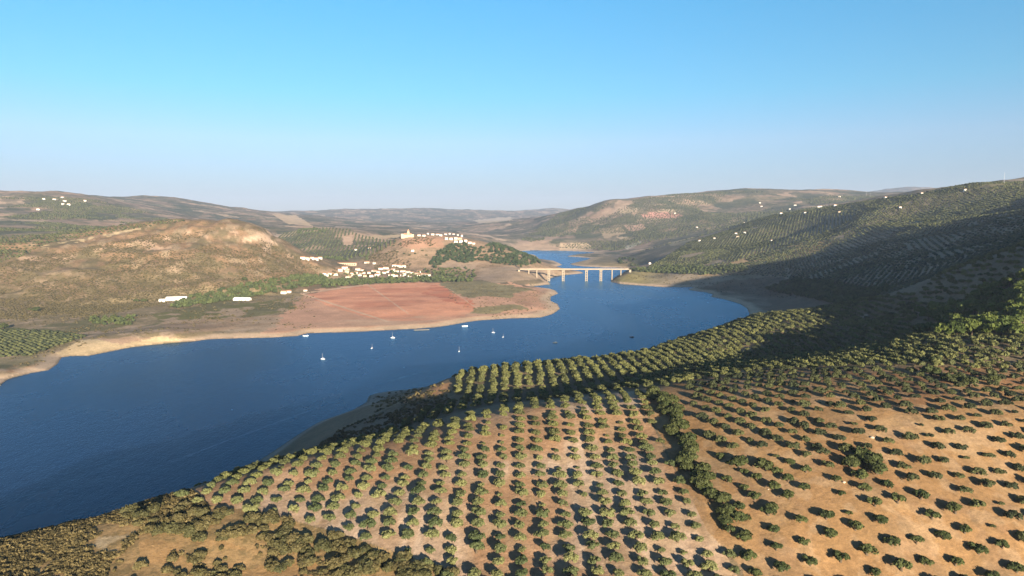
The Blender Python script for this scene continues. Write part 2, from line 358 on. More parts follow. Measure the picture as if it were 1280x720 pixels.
MAT = dict(land=ground_material(), water=water_material(),
  bark=plain('bark', (0.10, 0.075, 0.05)),
  olive=leaf_material('olive_leaves', (0.06, 0.082, 0.034), (0.19, 0.195, 0.08)), olive_s=leaf_material('olive_leaves_far', (0.035, 0.046, 0.024), (0.165, 0.17, 0.06), True),
  olive_d=leaf_material('dark_olive_leaves', (0.045, 0.062, 0.022), (0.09, 0.105, 0.036)),
  oak=leaf_material('oak_leaves', (0.05, 0.065, 0.022), (0.075, 0.085, 0.03)), pine=leaf_material('pine_needles', (0.05, 0.075, 0.018), (0.115, 0.14, 0.03)),
  wood_s=leaf_material('wood_leaves', (0.05, 0.068, 0.028), (0.095, 0.115, 0.04), True), pine_s=leaf_material('far_pine_needles', (0.035, 0.055, 0.025), (0.06, 0.08, 0.032), True),
  bush=leaf_material('bush_leaves', (0.07, 0.072, 0.03), (0.125, 0.105, 0.045)), bush_s=leaf_material('scrub_leaves', (0.052, 0.046, 0.022), (0.19, 0.15, 0.065), True),
  cream=plain('cream_wash', (0.44, 0.37, 0.28), 0.8, 0.08), white=plain('lime_wash', (0.64, 0.62, 0.57), 0.8, 0.06), roof=plain('clay_roof', (0.36, 0.20, 0.12)), stone=plain('old_stone', (0.45, 0.36, 0.26)),
  glass=plain('window_dark', (0.03, 0.035, 0.04), 0.3), concrete=plain('pale_concrete', (0.30, 0.25, 0.185), 0.8, 0.1, 0.15),
  metal=plain('shed_metal', (0.72, 0.72, 0.70), 0.5, 0.05), hull=plain('white_gelcoat', (0.85, 0.85, 0.85), 0.3, 0.02), alu=plain('mast_metal', (0.6, 0.6, 0.6), 0.4, 0.02),
  dark=plain('dark_paint', (0.04, 0.05, 0.05), 0.5), sail=plain('furled_sail', (0.75, 0.74, 0.70)), rock=plain('pale_rock', (0.40, 0.33, 0.25)))

# ------------------------------------------------------------------ object helpers
def tag(o, label=None, cat=None, group=None, kind=None):
    for k, v in (('label', label), ('category', cat), ('group', group), ('kind', kind)):
        if v: o[k] = v
    return o
def link(name, me, parent=None):
    o = bpy.data.objects.new(name, me); col.objects.link(o)
    if parent is not None: o.parent = parent
    return o
def empty(name, loc, rz=0, s=1.0):
    o = bpy.data.objects.new(name, None); col.objects.link(o); o.empty_display_size = 1
    o.location = loc; o.rotation_euler = (0, 0, rz); o.scale = (s, s, s) if np.isscalar(s) else s
    return o
def tri_mesh(name, verts, tris, mats, mat_idx=None, tint=None, smooth=False):
    me = bpy.data.meshes.new(name); nv, nf = len(verts), len(tris)
    me.vertices.add(nv); me.vertices.foreach_set('co', np.ascontiguousarray(verts, np.float32).ravel())
    k = tris.shape[1]
    me.loops.add(nf*k); me.loops.foreach_set('vertex_index', np.ascontiguousarray(tris, np.int32).ravel())
    me.polygons.add(nf); me.polygons.foreach_set('loop_start', np.arange(nf, dtype=np.int32)*k)
    for m in mats: me.materials.append(m)
    if mat_idx is not None: me.polygons.foreach_set('material_index', np.ascontiguousarray(mat_idx, np.int32))
    if smooth: me.polygons.foreach_set('use_smooth', np.ones(nf, bool))
    if tint is not None:
        a = me.color_attributes.new('tint', 'FLOAT_COLOR', 'POINT')
        cc = np.ones((nv, 4), np.float32); cc[:, :3] = tint[:, None]; a.data.foreach_set('color', cc.ravel())
    me.update(calc_edges=True)
    return me
class MB:
    """collects boxes, cylinders and prisms into one mesh"""
    def __init__(s): s.v = []; s.f = []
    def add(s, v, f):
        o = len(s.v); s.v += [tuple(q) for q in v]; s.f += [tuple(i+o for i in q) for q in f]; return s
    def box(s, x0, x1, y0, y1, z0, z1, tx=0, ty=0):
        v = [(x0, y0, z0), (x1, y0, z0), (x1, y1, z0), (x0, y1, z0), (x0+tx, y0+ty, z1), (x1-tx, y0+ty, z1), (x1-tx, y1-ty, z1), (x0+tx, y1-ty, z1)]
        return s.add(v, [(3, 2, 1, 0), (4, 5, 6, 7), (0, 1, 5, 4), (1, 2, 6, 5), (2, 3, 7, 6), (3, 0, 4, 7)])
    def cyl(s, p0, p1, r0, r1, n=8):
        p0 = Vector(p0); p1 = Vector(p1); d = (p1-p0).normalized(); u = d.orthogonal().normalized(); q = d.cross(u)
        v = [p0+(u*math.cos(6.2832*i/n)+q*math.sin(6.2832*i/n))*r0 for i in range(n)]+[p1+(u*math.cos(6.2832*i/n)+q*math.sin(6.2832*i/n))*r1 for i in range(n)]
        return s.add(v, [(i, (i+1) % n, n+(i+1) % n, n+i) for i in range(n)]+[tuple(range(n-1, -1, -1)), tuple(range(n, 2*n))])
    def gable(s, x0, x1, y0, y1, z0, h, o=0.4):
        x0 -= o; x1 += o; y0 -= o; y1 += o; ym = (y0+y1)/2
        v = [(x0, y0, z0), (x1, y0, z0), (x1, y1, z0), (x0, y1, z0), (x0, ym, z0+h), (x1, ym, z0+h)]
        return s.add(v, [(3, 2, 1, 0), (0, 1, 5, 4), (2, 3, 4, 5), (1, 2, 5), (3, 0, 4)])
    def mesh(s, name, mat):
        me = bpy.data.meshes.new(name); me.from_pydata(s.v, [], s.f); me.materials.append(mat); me.update(); return me
    def obj(s, name, mat, parent=None): return link(name, s.mesh(name, mat), parent)

# ------------------------------------------------------------------ land
PX, PY = project(X, np.maximum(Y, 1), Z)
wob = 2.2*fbm(X, Y, 18, 3, 61); wob2 = 1.6*fbm(X, Y, 45, 3, 67)
def inpoly(px, py, poly):
    ins = np.zeros(px.shape, bool); n_ = len(poly)
    for i in range(n_):
        x0, y0 = poly[i]; x1, y1 = poly[(i+1) % n_]
        c = (y0 > py) != (y1 > py)
        ins ^= c & (px < x0+(py-y0)*(x1-x0)/((y1-y0) if y1 != y0 else 1e-9))
    return ins
def area(poly, r0, r1, soft=1.0):
    return inpoly(PX+soft*wob, PY+0.5*soft*wob2, poly) & (RR > r0) & (RR < r1) & (Y > 0)
colr = np.empty(X.shape+(3,)); colr[:] = (0.17, 0.13, 0.08)
cov = np.zeros(X.shape+(3,)); cov[..., 0] = 0.5
brk = fbm(X, Y, 22, 4, 401); brk2 = fbm(X, Y, 9, 3, 409)
def paint(mask, c, cover=None, green=None):
    if mask.dtype == bool: mask = mask.astype(float)
    for k in range(3): colr[..., k] = colr[..., k]*(1-mask)+c[k]*mask
    if cover is not None: cov[..., 0] = cov[..., 0]*(1-mask)+cover*mask
    if green is not None: cov[..., 1] = cov[..., 1]*(1-mask)+green*mask
# far land: patchwork of fields and groves
q = fbm(X, Y, 700, 5, 71); q2 = fbm(X+500, Y, 260, 4, 77); q3 = fbm(X, Y, 90, 4, 81)
far = sstep(1700, 2300, RR)
paint(far, (0.19, 0.15, 0.11), 0.3, 0.7)
paint(far*sstep(0.12, 0.22, q2+0.35*q3), (0.30, 0.21, 0.15), 0.1, 0.1)
paint(far*sstep(0.18, 0.28, q+0.4*q2), (0.22, 0.19, 0.12), 0.1, 0.35)
paint(far*sstep(0.14, 0.24, -q-0.3*q2), (0.07, 0.08, 0.05), 0.0, 0.9)
def cells(x, y, size, seed):
    """irregular field parcels: id of the nearest jittered grid point and how near the boundary is"""
    x = x/size+0.35*fbm(x, y, size*1.5, 3, seed); y = y/size+0.35*fbm(x*size+99, y, size*1.5, 3, seed+3)
    xi = np.floor(x).astype(np.int64); yi = np.floor(y).astype(np.int64); b1 = np.full(x.shape, 9.0); idn = np.zeros(x.shape)
    for dx in (-1, 0, 1):
        for dy in (-1, 0, 1):
            gx, gy = xi+dx, yi+dy; h1 = _val[_perm[(gx+_perm[(gy+seed) & 4095]) & 4095]]; h2 = _val[_perm[(gx+_perm[(gy+seed+77) & 4095]) & 4095]]; h3 = _val[_perm[(gx+_perm[(gy+seed+151) & 4095]) & 4095]]
            d = np.hypot(gx+.5+.45*h1-x, gy+.5+.45*h2-y); k = d < b1; b1 = np.where(k, d, b1); idn = np.where(k, h3, idn)
    return idn
for size, sd_, amt in ((230, 301, 0.85), (90, 321, 0.7)):
    cid = cells(X, Y, size, sd_); fw = sstep(1850, 2300, RR)*amt
    for lo_c, hi_c, cc_, gg in ((-1, -.7, (0.34, 0.24, 0.17), 0.0), (-.7, -.45, (0.27, 0.185, 0.13), 0.2), (-.45, -.1, (0.11, 0.10, 0.06), 0.8), (.25, .5, (0.075, 0.085, 0.045), 0.9), (.5, .72, (0.22, 0.17, 0.11), 0.5), (.9, 1, (0.42, 0.31, 0.22), 0.0)):
        paint(fw*((cid >= lo_c) & (cid < hi_c)), cc_, 0.1, gg)
paint(sstep(1850, 2300, RR)*0.5*sstep(0.0, 0.25, fbm(X, Y, 60, 4, 341)), (0.06, 0.065, 0.035), 0.1, 0.6)
# left brown hill
LH = (PX < 440)*sstep(1000, 1150, RR)*(1-sstep(1900, 2100, RR))
paint(LH, (0.175, 0.122, 0.072), 0.9, 0.0)
paint(LH*sstep(0.02, 0.3, q2+0.3*q3), (0.215, 0.138, 0.08), 0.7)
paint(LH*sstep(0.05, 0.3, -q2-0.5*q3), (0.175, 0.13, 0.07), 0.9)
paint(LH*sstep(0.12, 0.3, fbm(X, Y, 26, 4, 431)), (0.245, 0.18, 0.115), 0.5)
paint(LH*sstep(0.1, 0.3, -fbm(X, Y, 34, 4, 437)), (0.14, 0.11, 0.06), 0.6)
# rocky outcrops on the hill
for pl in ([(66,322),(120,314),(150,306),(158,312),(118,322),(84,326)], [(150,312),(186,303),(226,296),(224,310),(190,312),(160,314)], [(2,322),(50,318),(60,324),(10,328)], [(276,282),(312,290),(330,298),(300,292),(278,288)], [(165,300),(205,296),(216,300),(180,306)]):
    paint(area(pl, 1000, 2100, 5)*sstep(-0.05, 0.15, brk), (0.36, 0.25, 0.17), 0.25)
paint(area([(45,308),(120,296),(178,284),(176,286.5),(120,299.5),(46,312)], 1000, 2100, 0.7)*sstep(-0.3, 0, brk), (0.44, 0.34, 0.2), 0)
# left bank flats
paint(area([(0,395),(210,360),(380,352),(400,400),(385,418),(60,470),(0,486)], 700, 1500, 0), (0.25, 0.19, 0.105), 0.6, 0)
paint(area([(190,392),(260,383),(330,376),(380,372),(392,380),(340,392),(270,400),(200,402)], 700, 1500, 2), (0.15, 0.14, 0.045), 0.4)
paint(area([(0,410),(60,412),(110,420),(80,430),(40,445),(0,447)], 700, 1500, 2), (0.13, 0.13, 0.04), 0.3)
paint(area([(200,402),(300,398),(380,392),(380,412),(300,412),(210,418)], 700, 1500, 3), (0.34, 0.23, 0.145), 0.45)
paint(area([(0,466),(30,450),(60,444),(75,455),(40,470),(0,484)], 700, 1500, 2), (0.34, 0.19, 0.10), 0.3)
FL = (PX < 400)*(RR > 760)*(RR < 1420)*(Z < 32)*(Y > 0)
paint(FL*sstep(0.05, 0.2, brk+0.4*fbm(X, Y, 70, 3, 461)), (0.36, 0.26, 0.175), 0.3)
paint(FL*sstep(0.12, 0.25, -fbm(X, Y*0.5, 60, 4, 465)), (0.15, 0.135, 0.06), 0.5)
gz1, gz0 = np.gradient(Z); steep = np.hypot(gz1/(RR*np.gradient(LV, axis=0)), gz0/(RR*np.gradient(AZ, axis=1)))
paint(LH*sstep(0.75, 1.05, steep), (0.38, 0.275, 0.195), 0.0)
# red ploughed field on the peninsula and its tracks
paint(area([(375,372),(400,362),(460,356),(545,352),(620,352),(700,362),(700,390),(600,405),(380,418),(320,421),(350,400)], 900, 1750, 5), (0.50, 0.285, 0.185), 0.1, 0)
paint(area([(378,368),(455,357),(548,352.6),(580,374),(600,388),(560,400),(480,402),(420,386)], 900, 1750, 1.8), (0.58, 0.275, 0.165), 0.0, 0)
paint(area([(378,368),(455,357),(548,352.6),(580,374),(600,388),(560,400),(480,402),(420,386)], 900, 1750, 1)*sstep(-0.1, 0.3, fbm(X*0.35, Y, 40, 4, 451)), (0.50, 0.215, 0.125), 0.0, 0)
paint(area([(540,354),(566,362),(590,376),(594,386),(560,378),(530,366)], 900, 1750, 2.5)*sstep(-0.4, 0.2, brk), (0.46, 0.17, 0.095), 0.0)
paint(area([(548,353),(600,351),(650,358),(675,366),(640,372),(580,371),(560,362)], 900, 1750, 3), (0.24, 0.20, 0.10), 0.5)
paint(area([(590,384),(640,380),(660,386),(620,392),(590,392)], 900, 1750, 3), (0.27, 0.22, 0.11), 0.4)
paint(area([(640,366),(690,362),(690,378),(655,384),(640,376)], 900, 1750, 3), (0.44, 0.25, 0.155), 0.3)
for a_, b_, w_ in (((376,367),(485,402),1.0), ((460,356),(510,392),0.7), ((560,360),(597,386),0.5), ((376,367),(460,355.5),0.8)):
    t = np.clip(((PX-a_[0])*(b_[0]-a_[0])+(PY-a_[1])*(b_[1]-a_[1]))/((b_[0]-a_[0])**2+(b_[1]-a_[1])**2), 0, 1)
    dd = np.hypot(PX+0.4*wob-a_[0]-t*(b_[0]-a_[0]), PY-a_[1]-t*(b_[1]-a_[1]))
    paint((1-sstep(w_*0.5, w_*1.3, dd))*(RR > 900)*(RR < 1750), (0.54, 0.36, 0.24), 0.0)
# castle hill and its surroundings
CH = area([(400,340),(460,322),(505,290),(585,296),(690,330),(720,340),(640,352),(500,348)], 1600, 2200, 1.5)
paint(CH, (0.29, 0.20, 0.13), 0.6, 0.0)
paint(area([(500,300),(555,296),(552,308),(520,312),(503,308)], 1600, 2200, 2), (0.34, 0.20, 0.13), 0.15)
paint(area([(545,328),(575,324),(600,328),(590,338),(552,336)], 1600, 2200, 2), (0.33, 0.24, 0.17), 0.4)
paint(area([(600,335),(640,332),(690,338),(700,346),(620,354),(598,348)], 1500, 2200, 2), (0.33, 0.24, 0.165), 0.35)
# right bank
paint(area([(770,350),(800,336),(860,336),(920,346),(900,360),(860,362),(770,358)], 1400, 2100, 2), (0.20, 0.17, 0.075), 0.4, 0)
paint(area([(850,342),(905,344),(900,354),(868,360),(845,356)], 1400, 2100, 2.5), (0.42, 0.30, 0.19), 0.2, 0)
RB = sstep(0, 1, (PX-790)/60)*(RR > 830)*(RR < 2750)
paint(RB, (0.27, 0.215, 0.15), 0.15, 0.0)
paint(RB*sstep(0.1, 0.4, fbm(X, Y, 120, 4, 441)), (0.16, 0.14, 0.08), 0.2, 0.0)
paint(area([(870,345),(920,322),(1000,302),(1090,300),(1020,315),(960,326),(905,346)], 1300, 2600, 2), (0.38, 0.26, 0.14), 0.1, 0)
paint(area([(908,336),(926,332),(922,342),(906,344)], 1300, 2600, 2), (0.42, 0.22, 0.14), 0)
paint(area([(1155,272),(1175,269),(1172,280),(1160,280)], 900, 2600, 2), (0.40, 0.28, 0.11), 0, 0)
paint(area([(835,303),(868,296),(862,304),(838,308)], 1500, 3300, 1), (0.33, 0.26, 0.15), 0, 0)
paint(area([(872,362),(905,352),(960,345),(1080,356),(1160,362),(1120,380),(1040,388),(985,392),(940,384)], 830, 1700, 4)*(Z > 1.5), (0.165, 0.115, 0.075), 0.5, 0)
# fields on the far hill across the water
for pl, c in (([(800,268),(822,264),(850,268),(855,271),(830,273),(804,272)], (0.46, 0.24, 0.19)), ([(780,282),(806,280),(806,287),(786,289)], (0.42, 0.27, 0.2)), ([(748,286),(776,284),(784,292),(756,298)], (0.33, 0.25, 0.16)),
              ([(660,303),(690,295),(722,282),(724,285),(690,300),(668,308)], (0.36, 0.25, 0.17)), ([(700,305),(735,303),(742,312),(695,314)], (0.46, 0.34, 0.22)), ([(770,296),(796,296),(780,302)], (0.40, 0.30, 0.19)),
              ([(770,263),(800,259),(796,263),(776,267)], (0.36, 0.28, 0.19)), ([(640,307),(700,306),(700,314),(640,314)], (0.32, 0.23, 0.16)), ([(780,309),(800,301),(802,303),(784,312)], (0.42, 0.38, 0.3)),
              ([(340,268),(370,269),(392,283),(360,280)], (0.42, 0.31, 0.2)), ([(428,296),(440,293),(441,306),(430,307)], (0.42, 0.29, 0.2)), ([(590,275),(640,271),(640,276),(600,279)], (0.4, 0.32, 0.23)), ([(450,296),(500,293),(500,297),(455,299)], (0.36, 0.27, 0.17))):
    paint(area(pl, 2000, 9000, 0.8), c, 0.0, 0.05)
paint(area([(715,332),(740,322),(765,320),(800,332),(770,336)], 1900, 3300, 1), (0.26, 0.20, 0.11), 0.3, 0.1)
# near hill
near = RR < 850
paint(near*1.0, (0.20, 0.15, 0.095), 0.3, 0)
sA = area([(225,618),(300,593),(430,556),(560,528),(650,506),(800,488),(812,530),(835,575),(860,620),(890,660),(940,760),(560,760),(540,705),(440,672),(330,640),(235,632)], 100, 345, 2)
paint(sA, (0.37, 0.265, 0.185), 0.12)
lane = sstep(0.1, 0.5, vnoise(X/2.4+0.2*fbm(X, Y, 20, 2, 5), Y/40.0, 91))      # tractor lanes up the slope
paint(sA*lane*0.5, (0.47, 0.36, 0.27))
paint(sA*sstep(0.0, 0.4, fbm(X, Y, 35, 3, 95)), (0.33, 0.20, 0.115), 0.15)
sC = area([(800,500),(815,492),(880,468),(960,462),(1100,460),(1300,455),(1700,470),(1700,790),(940,760),(925,710),(885,665),(850,600),(826,550)], 100, 520, 2)
paint(sC, (0.265, 0.158, 0.073), 0.10)
paint(sC*sstep(0.05, 0.45, fbm(X, Y, 22, 4, 101)), (0.30, 0.195, 0.10), 0.1)
paint(sC*sstep(0.1, 0.5, fbm(X+90, Y, 30, 4, 105)), (0.25, 0.135, 0.065), 0.2)
fn_ = fbm(X, Y, 7, 4, 481); fn2 = fbm(X+50, Y*0.6, 11, 4, 485)
paint((sA | sC)*sstep(0.08, 0.3, fn_)*0.45, (0.34, 0.24, 0.145))
paint((sA | sC)*sstep(0.1, 0.3, fn2)*0.45, (0.22, 0.14, 0.08), 0.3)
sL = area([(-400,700),(0,672),(120,650),(200,624),(330,640),(540,705),(570,770),(-400,770)], 60, 300, 2)
paint(sL, (0.30, 0.20, 0.095), 0.55)
paint(area([(175,672),(260,668),(330,690),(420,705),(440,735),(300,730),(180,712)], 60, 300, 6)*sstep(-0.25, 0.15, brk2), (0.34, 0.21, 0.095), 0.2)
paint(area([(20,690),(70,676),(150,668),(185,660),(190,672),(130,692),(60,700)], 60, 300, 6)*sstep(0.0, 0.2, brk2), (0.34, 0.26, 0.16), 0.2)
paint(area([(500,498),(540,484),(562,478),(570,488),(530,500),(505,505)], 330, 640, 2), (0.36, 0.20, 0.10), 0.4)
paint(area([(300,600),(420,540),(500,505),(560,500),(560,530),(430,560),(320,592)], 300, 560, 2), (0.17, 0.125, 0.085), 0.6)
paint(area([(1066,385),(1072,372),(1078,380),(1092,408),(1084,404)], 300, 700, 1), (0.40, 0.34, 0.26), 0)
# pale drawdown band above the water line
hz = np.maximum(Z, 0)
band = (1-sstep(2.0, 4.6, hz+1.0*fbm(X, Y, 40, 3, 111)+0.0*dshore))*(dshore > -2)*(dshore < 90)*(~inw)
paint(band*(RR > 700), (0.46, 0.34, 0.235), 0.08, 0)
paint(band*(RR <= 700), (0.30, 0.26, 0.21), 0.1, 0)
paint(area([(70,442),(100,425),(200,420),(230,426),(150,440),(85,448)], 700, 1300, 1)*1.0, (0.52, 0.39, 0.23), 0.15, 0)
paint(area([(120,424),(160,420),(190,422),(150,430)], 700, 1300, 3)*1.0, (0.40, 0.27, 0.18), 0.3, 0)
paint((dshore < 2.5)*(dshore > 0)*1.0*0.5, (0.12, 0.10, 0.07))
paint(inw*1.0, (0.10, 0.09, 0.06), 0, 0)
def make_land():
    nr, nc = X.shape
    verts = np.column_stack([X.ravel(), Y.ravel(), Z.ravel()])
    i = np.arange(nr-1)[:, None]*nc+np.arange(nc-1)[None]
    quads = np.stack([i, i+1, i+1+nc, i+nc], -1).reshape(-1, 4)[:, ::-1]
    me = tri_mesh('terrain', verts, quads, [MAT['land']], smooth=True)
    for nm, arr in (('soil', colr), ('cover', cov)):
        a = me.color_attributes.new(nm, 'FLOAT_COLOR', 'POINT'); cc = np.ones((nr*nc, 4), np.float32); cc[:, :3] = arr.reshape(-1, 3); a.data.foreach_set('color', cc.ravel())
    o = link('terrain', me); tag(o, kind='structure')
    # the small disc of ground right under the drone
    m = MB(); ring = [(X[0, k], Y[0, k], Z[0, k]) for k in range(0, nc-1)]
    m.add([(0, 0, float(Z[0].mean()))]+ring, [(0, 1+(k+1) % len(ring), 1+k) for k in range(len(ring))]); d = m.obj('ground', MAT['rock']); tag(d, kind='structure')
make_land()
def make_water():
    xs = [-9000, 9000]; m = MB(); m.add([(-3000, 100, 0), (3000, 100, 0), (3000, 3800, 0), (-3000, 3800, 0)], [(0, 1, 2, 3)])
    o = m.obj('water', MAT['water']); tag(o, kind='structure')
make_water()
def make_haze():
    m = MB().box(-17500, 17500, -17500, 17500, -20, 660); mt = bpy.data.materials.new('haze'); mt.use_nodes = True; t = mt.node_tree; t.nodes.clear()
    v = nd(t, 'ShaderNodeVolumePrincipled'); v.inputs['Color'].default_value = (0.55, 0.68, 0.96, 1); v.inputs['Density'].default_value = HAZE_DENSITY; v.inputs['Anisotropy'].default_value = 0.0
    o = nd(t, 'ShaderNodeOutputMaterial'); t.links.new(v.outputs[0], o.inputs['Volume'])
    tag(m.obj('haze', mt), kind='stuff', label='thin blue haze over the valley')
make_haze()
# ------------------------------------------------------------------ trees and bushes
def unit(n_, r_): v = r_.normal(size=(n_, 3)); return v/np.linalg.norm(v, axis=1)[:, None]
def crown_template(seed, clumps, per, leaf, rx=1.0, rz=0.72, spread=0.62, cr=0.42, base=0.55):
    """leafy crown of radius about 1 made of many small faces in uneven clumps; base = height of the crown's middle"""
    r_ = np.random.default_rng(seed); V_, T_ = [], []
    for k in range(clumps):
        d = unit(1, r_)[0]; d[2] = abs(d[2])*0.9-0.25 if k else 0.2
        c = d*np.array([spread*rx, spread*rx, spread*rz])*r_.uniform(0.7, 1.1); rad = cr*r_.uniform(0.7, 1.25)
        dirs = unit(per, r_); dirs[:, 2] = np.where(dirs[:, 2] < -0.4, -dirs[:, 2], dirs[:, 2])
        p = c+dirs*rad*(r_.uniform(0.75, 1.08, per)[:, None])*np.array([1, 1, 0.85])
        nrm = dirs+r_.normal(size=(per, 3))*0.45; nrm /= np.linalg.norm(nrm, axis=1)[:, None]
        a = np.cross(nrm, r_.normal(size=(per, 3))); a /= np.linalg.norm(a, axis=1)[:, None]; b_ = np.cross(nrm, a)
        s = leaf*r_.uniform(0.7, 1.35, per)[:, None]
        tri = np.stack([p+a*s, p-a*s*0.5+b_*s*0.87, p-a*s*0.5-b_*s*0.87], 1)
        V_.append(tri.reshape(-1, 3))
    v = np.concatenate(V_); v[:, 2] += base
    return v, np.arange(len(v)).reshape(-1, 3)
def solid_template(seed, jit=0.25, rz=0.75, base=0.5, sub=1):
    """closed lumpy low crown for trees a few pixels tall"""
    import bmesh
    r_ = np.random.default_rng(seed); bm = bmesh.new(); bmesh.ops.create_icosphere(bm, subdivisions=sub, radius=1.0)
    v = np.array([q_.co[:] for q_ in bm.verts]); t = np.array([[q_.index for q_ in f.verts] for f in bm.faces]); bm.free()
    v *= r_.uniform(1-jit, 1+jit, len(v))[:, None]; v[:, 2] = v[:, 2]*rz+base
    return v, t
def trunk_template(seed, r=0.14, h=0.6, forks=3):
    r_ = np.random.default_rng(seed); m = MB(); bx_, by_ = r_.uniform(-0.05, 0.05, 2)
    m.cyl((0, 0, -0.15), (bx_, by_, h*0.5), r*1.3, r*0.9, 7)
    for k in range(forks):
        a = 6.283*k/forks+r_.uniform(-0.4, 0.4); m.cyl((bx_, by_, h*0.42), (0.38*math.cos(a), 0.38*math.sin(a), h*1.25), r*0.6, r*0.25, 5)
    return m
def bake(name, templates, P, S, mats, tint, seed=1, zs=(0.85, 1.15)):
    """one mesh with a copy of a template at every point P (n,3), radius S"""
    r_ = np.random.default_rng(seed); n_ = len(P); which = r_.integers(0, len(templates), n_); VV, TT, TI = [], [], []; off = 0
    for k, (tv, tt) in enumerate(templates):
        s = np.where(which == k)[0]
        if not len(s): continue
        a = r_.uniform(0, 6.283, len(s)); ca_, sa_ = np.cos(a), np.sin(a); sx = S[s]; sz = S[s]*r_.uniform(zs[0], zs[1], len(s))
        x = tv[None, :, 0]; y = tv[None, :, 1]
        v = np.stack([(x*ca_[:, None]-y*sa_[:, None])*sx[:, None]+P[s, 0, None], (x*sa_[:, None]+y*ca_[:, None])*sx[:, None]+P[s, 1, None], tv[None, :, 2]*sz[:, None]+P[s, 2, None]], -1)
        VV.append(v.reshape(-1, 3)); TT.append((tt[None]+(np.arange(len(s))*len(tv))[:, None, None]).reshape(-1, 3)+off); TI.append(np.repeat(tint[s], len(tv)))
        off += len(s)*len(tv)
    return np.concatenate(VV), np.concatenate(TT), np.concatenate(TI)
def merged(name, parts_, mats, label=None):
    """parts_: list of (verts, tris, tint)"""
    off = 0; V_, T_, I_ = [], [], []
    for v, t, i in parts_: V_.append(v); T_.append(t+off); I_.append(i); off += len(v)
    o = link(name, tri_mesh(name, np.concatenate(V_), np.concatenate(T_), mats, tint=np.concatenate(I_)))
    tag(o, label, kind='stuff'); return o
def lattice(x0, x1, y0, y1, dx, dy, ang=0.0, jit=0.5, drop=0.03, seed=1, shear=0.0):
    r_ = np.random.default_rng(seed); cx, cy = (x0+x1)/2, (y0+y1)/2; Rr = math.hypot(x1-x0, y1-y0)/2
    i = np.arange(-int(Rr/dx)-1, int(Rr/dx)+2); j = np.arange(-int(Rr/dy)-1, int(Rr/dy)+2); I, J = np.meshgrid(i, j)
    u = I*dx; v = J*dy+shear*I*dy; c, s = math.cos(ang), math.sin(ang)
    x = cx+u*c-v*s; y = cy+u*s+v*c; x = x+r_.normal(0, jit, x.shape); y = y+r_.normal(0, jit, y.shape)
    k = (x > x0) & (x < x1) & (y > y0) & (y < y1) & (r_.random(x.shape) > drop)
    return x[k], y[k], I[k], J[k]
def planted(poly, r0, r1, dx, dy, **kw):
    """orchard lattice inside the part of the land bounded by poly"""
    xs, ys = [], []
    for px, py in poly:
        for r_ in (r0, r1):
            a, b, c = sight(px, py); xs.append(a/b*r_); ys += [r_, r_*0.72]
    x, y, I, J = lattice(min(xs), max(xs), min(ys), max(ys), dx, dy, **kw)
    r = np.hypot(x, y); z = ground(x, y); px, py = project(x, y, z)
    k = inpoly(px, py, poly) & (r > r0) & (r < r1) & (z > 0.8)
    return x[k], y[k], z[k], I[k], J[k]

POLY_A = [(215,622),(300,591),(360,573),(430,555),(500,541),(560,528),(600,517),(650,506),(700,499),(760,493),(806,492),(815,530),(832,570),(858,620),(888,660),(915,700),(940,780),(560,780),(540,712),(500,697),(440,676),(380,654),(330,643),(280,637),(235,634)]
POLY_B = [(562,474),(600,460),(650,450),(700,452),(750,449),(800,442),(850,426),(900,406),(937,390),(1000,384),(1060,377),(1130,368),(1148,380),(1140,405),(1160,416),(1290,414),(1480,420),(1480,478),(1290,466),(1200,462),(1100,458),(1020,462),(960,466),(880,474),(800,492),(700,502),(640,512),(560,530),(500,543),(480,540),(530,515),(575,500)]
POLY_C = [(870,478),(960,464),(1100,464),(1290,466),(1330,780),(950,780),(925,700),(900,655),(893,590),(880,545),(858,505)]
olives = []                     # (x, y, z, radius, zone, i, j)
def addo(zone, tup, s0, s1, seed):
    x, y, z, I, J = tup; r_ = np.random.default_rng(seed); s = r_.uniform(s0, s1, len(x))*np.where(r_.random(len(x)) < 0.14, r_.uniform(0.5, 0.85, len(x)), 1)
    for k in range(len(x)): olives.append((x[k], y[k], z[k], s[k], zone, I[k], J[k]))
addo('A', planted(POLY_A, 120, 345, 7.0, 5.9, jit=0.28, drop=0.04, seed=11), 1.9, 2.65, 21)
addo('B', planted(POLY_B, 335, 860, 7.2, 6.2, jit=0.35, drop=0.02, seed=12), 2.4, 3.0, 22)
POLY_C1 = [(862,482),(960,464),(1060,464),(1045,500),(1030,560),(1000,640),(950,640),(900,640),(885,560),(858,505)]
POLY_C2 = [(1060,464),(1290,466),(1620,490),(1620,780),(950,780),(925,700),(905,655),(900,640),(1000,640),(1030,560),(1045,500)]
addo('C', planted(POLY_C1, 120, 460, 8.4, 6.2, jit=0.35, drop=0.05, seed=13, ang=R(31)), 2.0, 2.7, 23)
addo('C', planted(POLY_C2, 120, 460, 8.9, 7.6, jit=0.4, drop=0.04, seed=16, ang=R(-8), shear=0.5), 2.1, 2.9, 26)
POLY_F = [(1120,378),(1150,362),(1190,334),(1285,302),(1400,290),(1400,420),(1290,420),(1200,380),(1160,405),(1140,400)]
addo('F', planted(POLY_F, 380, 820, 7.6, 7.6, jit=1.2, drop=0.1, seed=14), 2.2, 3.0, 24)
OL = np.array([(o[0], o[1], o[2], o[3]) for o in olives]); zone = np.array([o[4] for o in olives])
cz = OL[zone == 'C']; clash = np.array([z_ == 'B' and len(cz) and np.min(np.hypot(cz[:, 0]-p[0], cz[:, 1]-p[1])) < 5.0 for p, z_ in zip(OL, zone)])
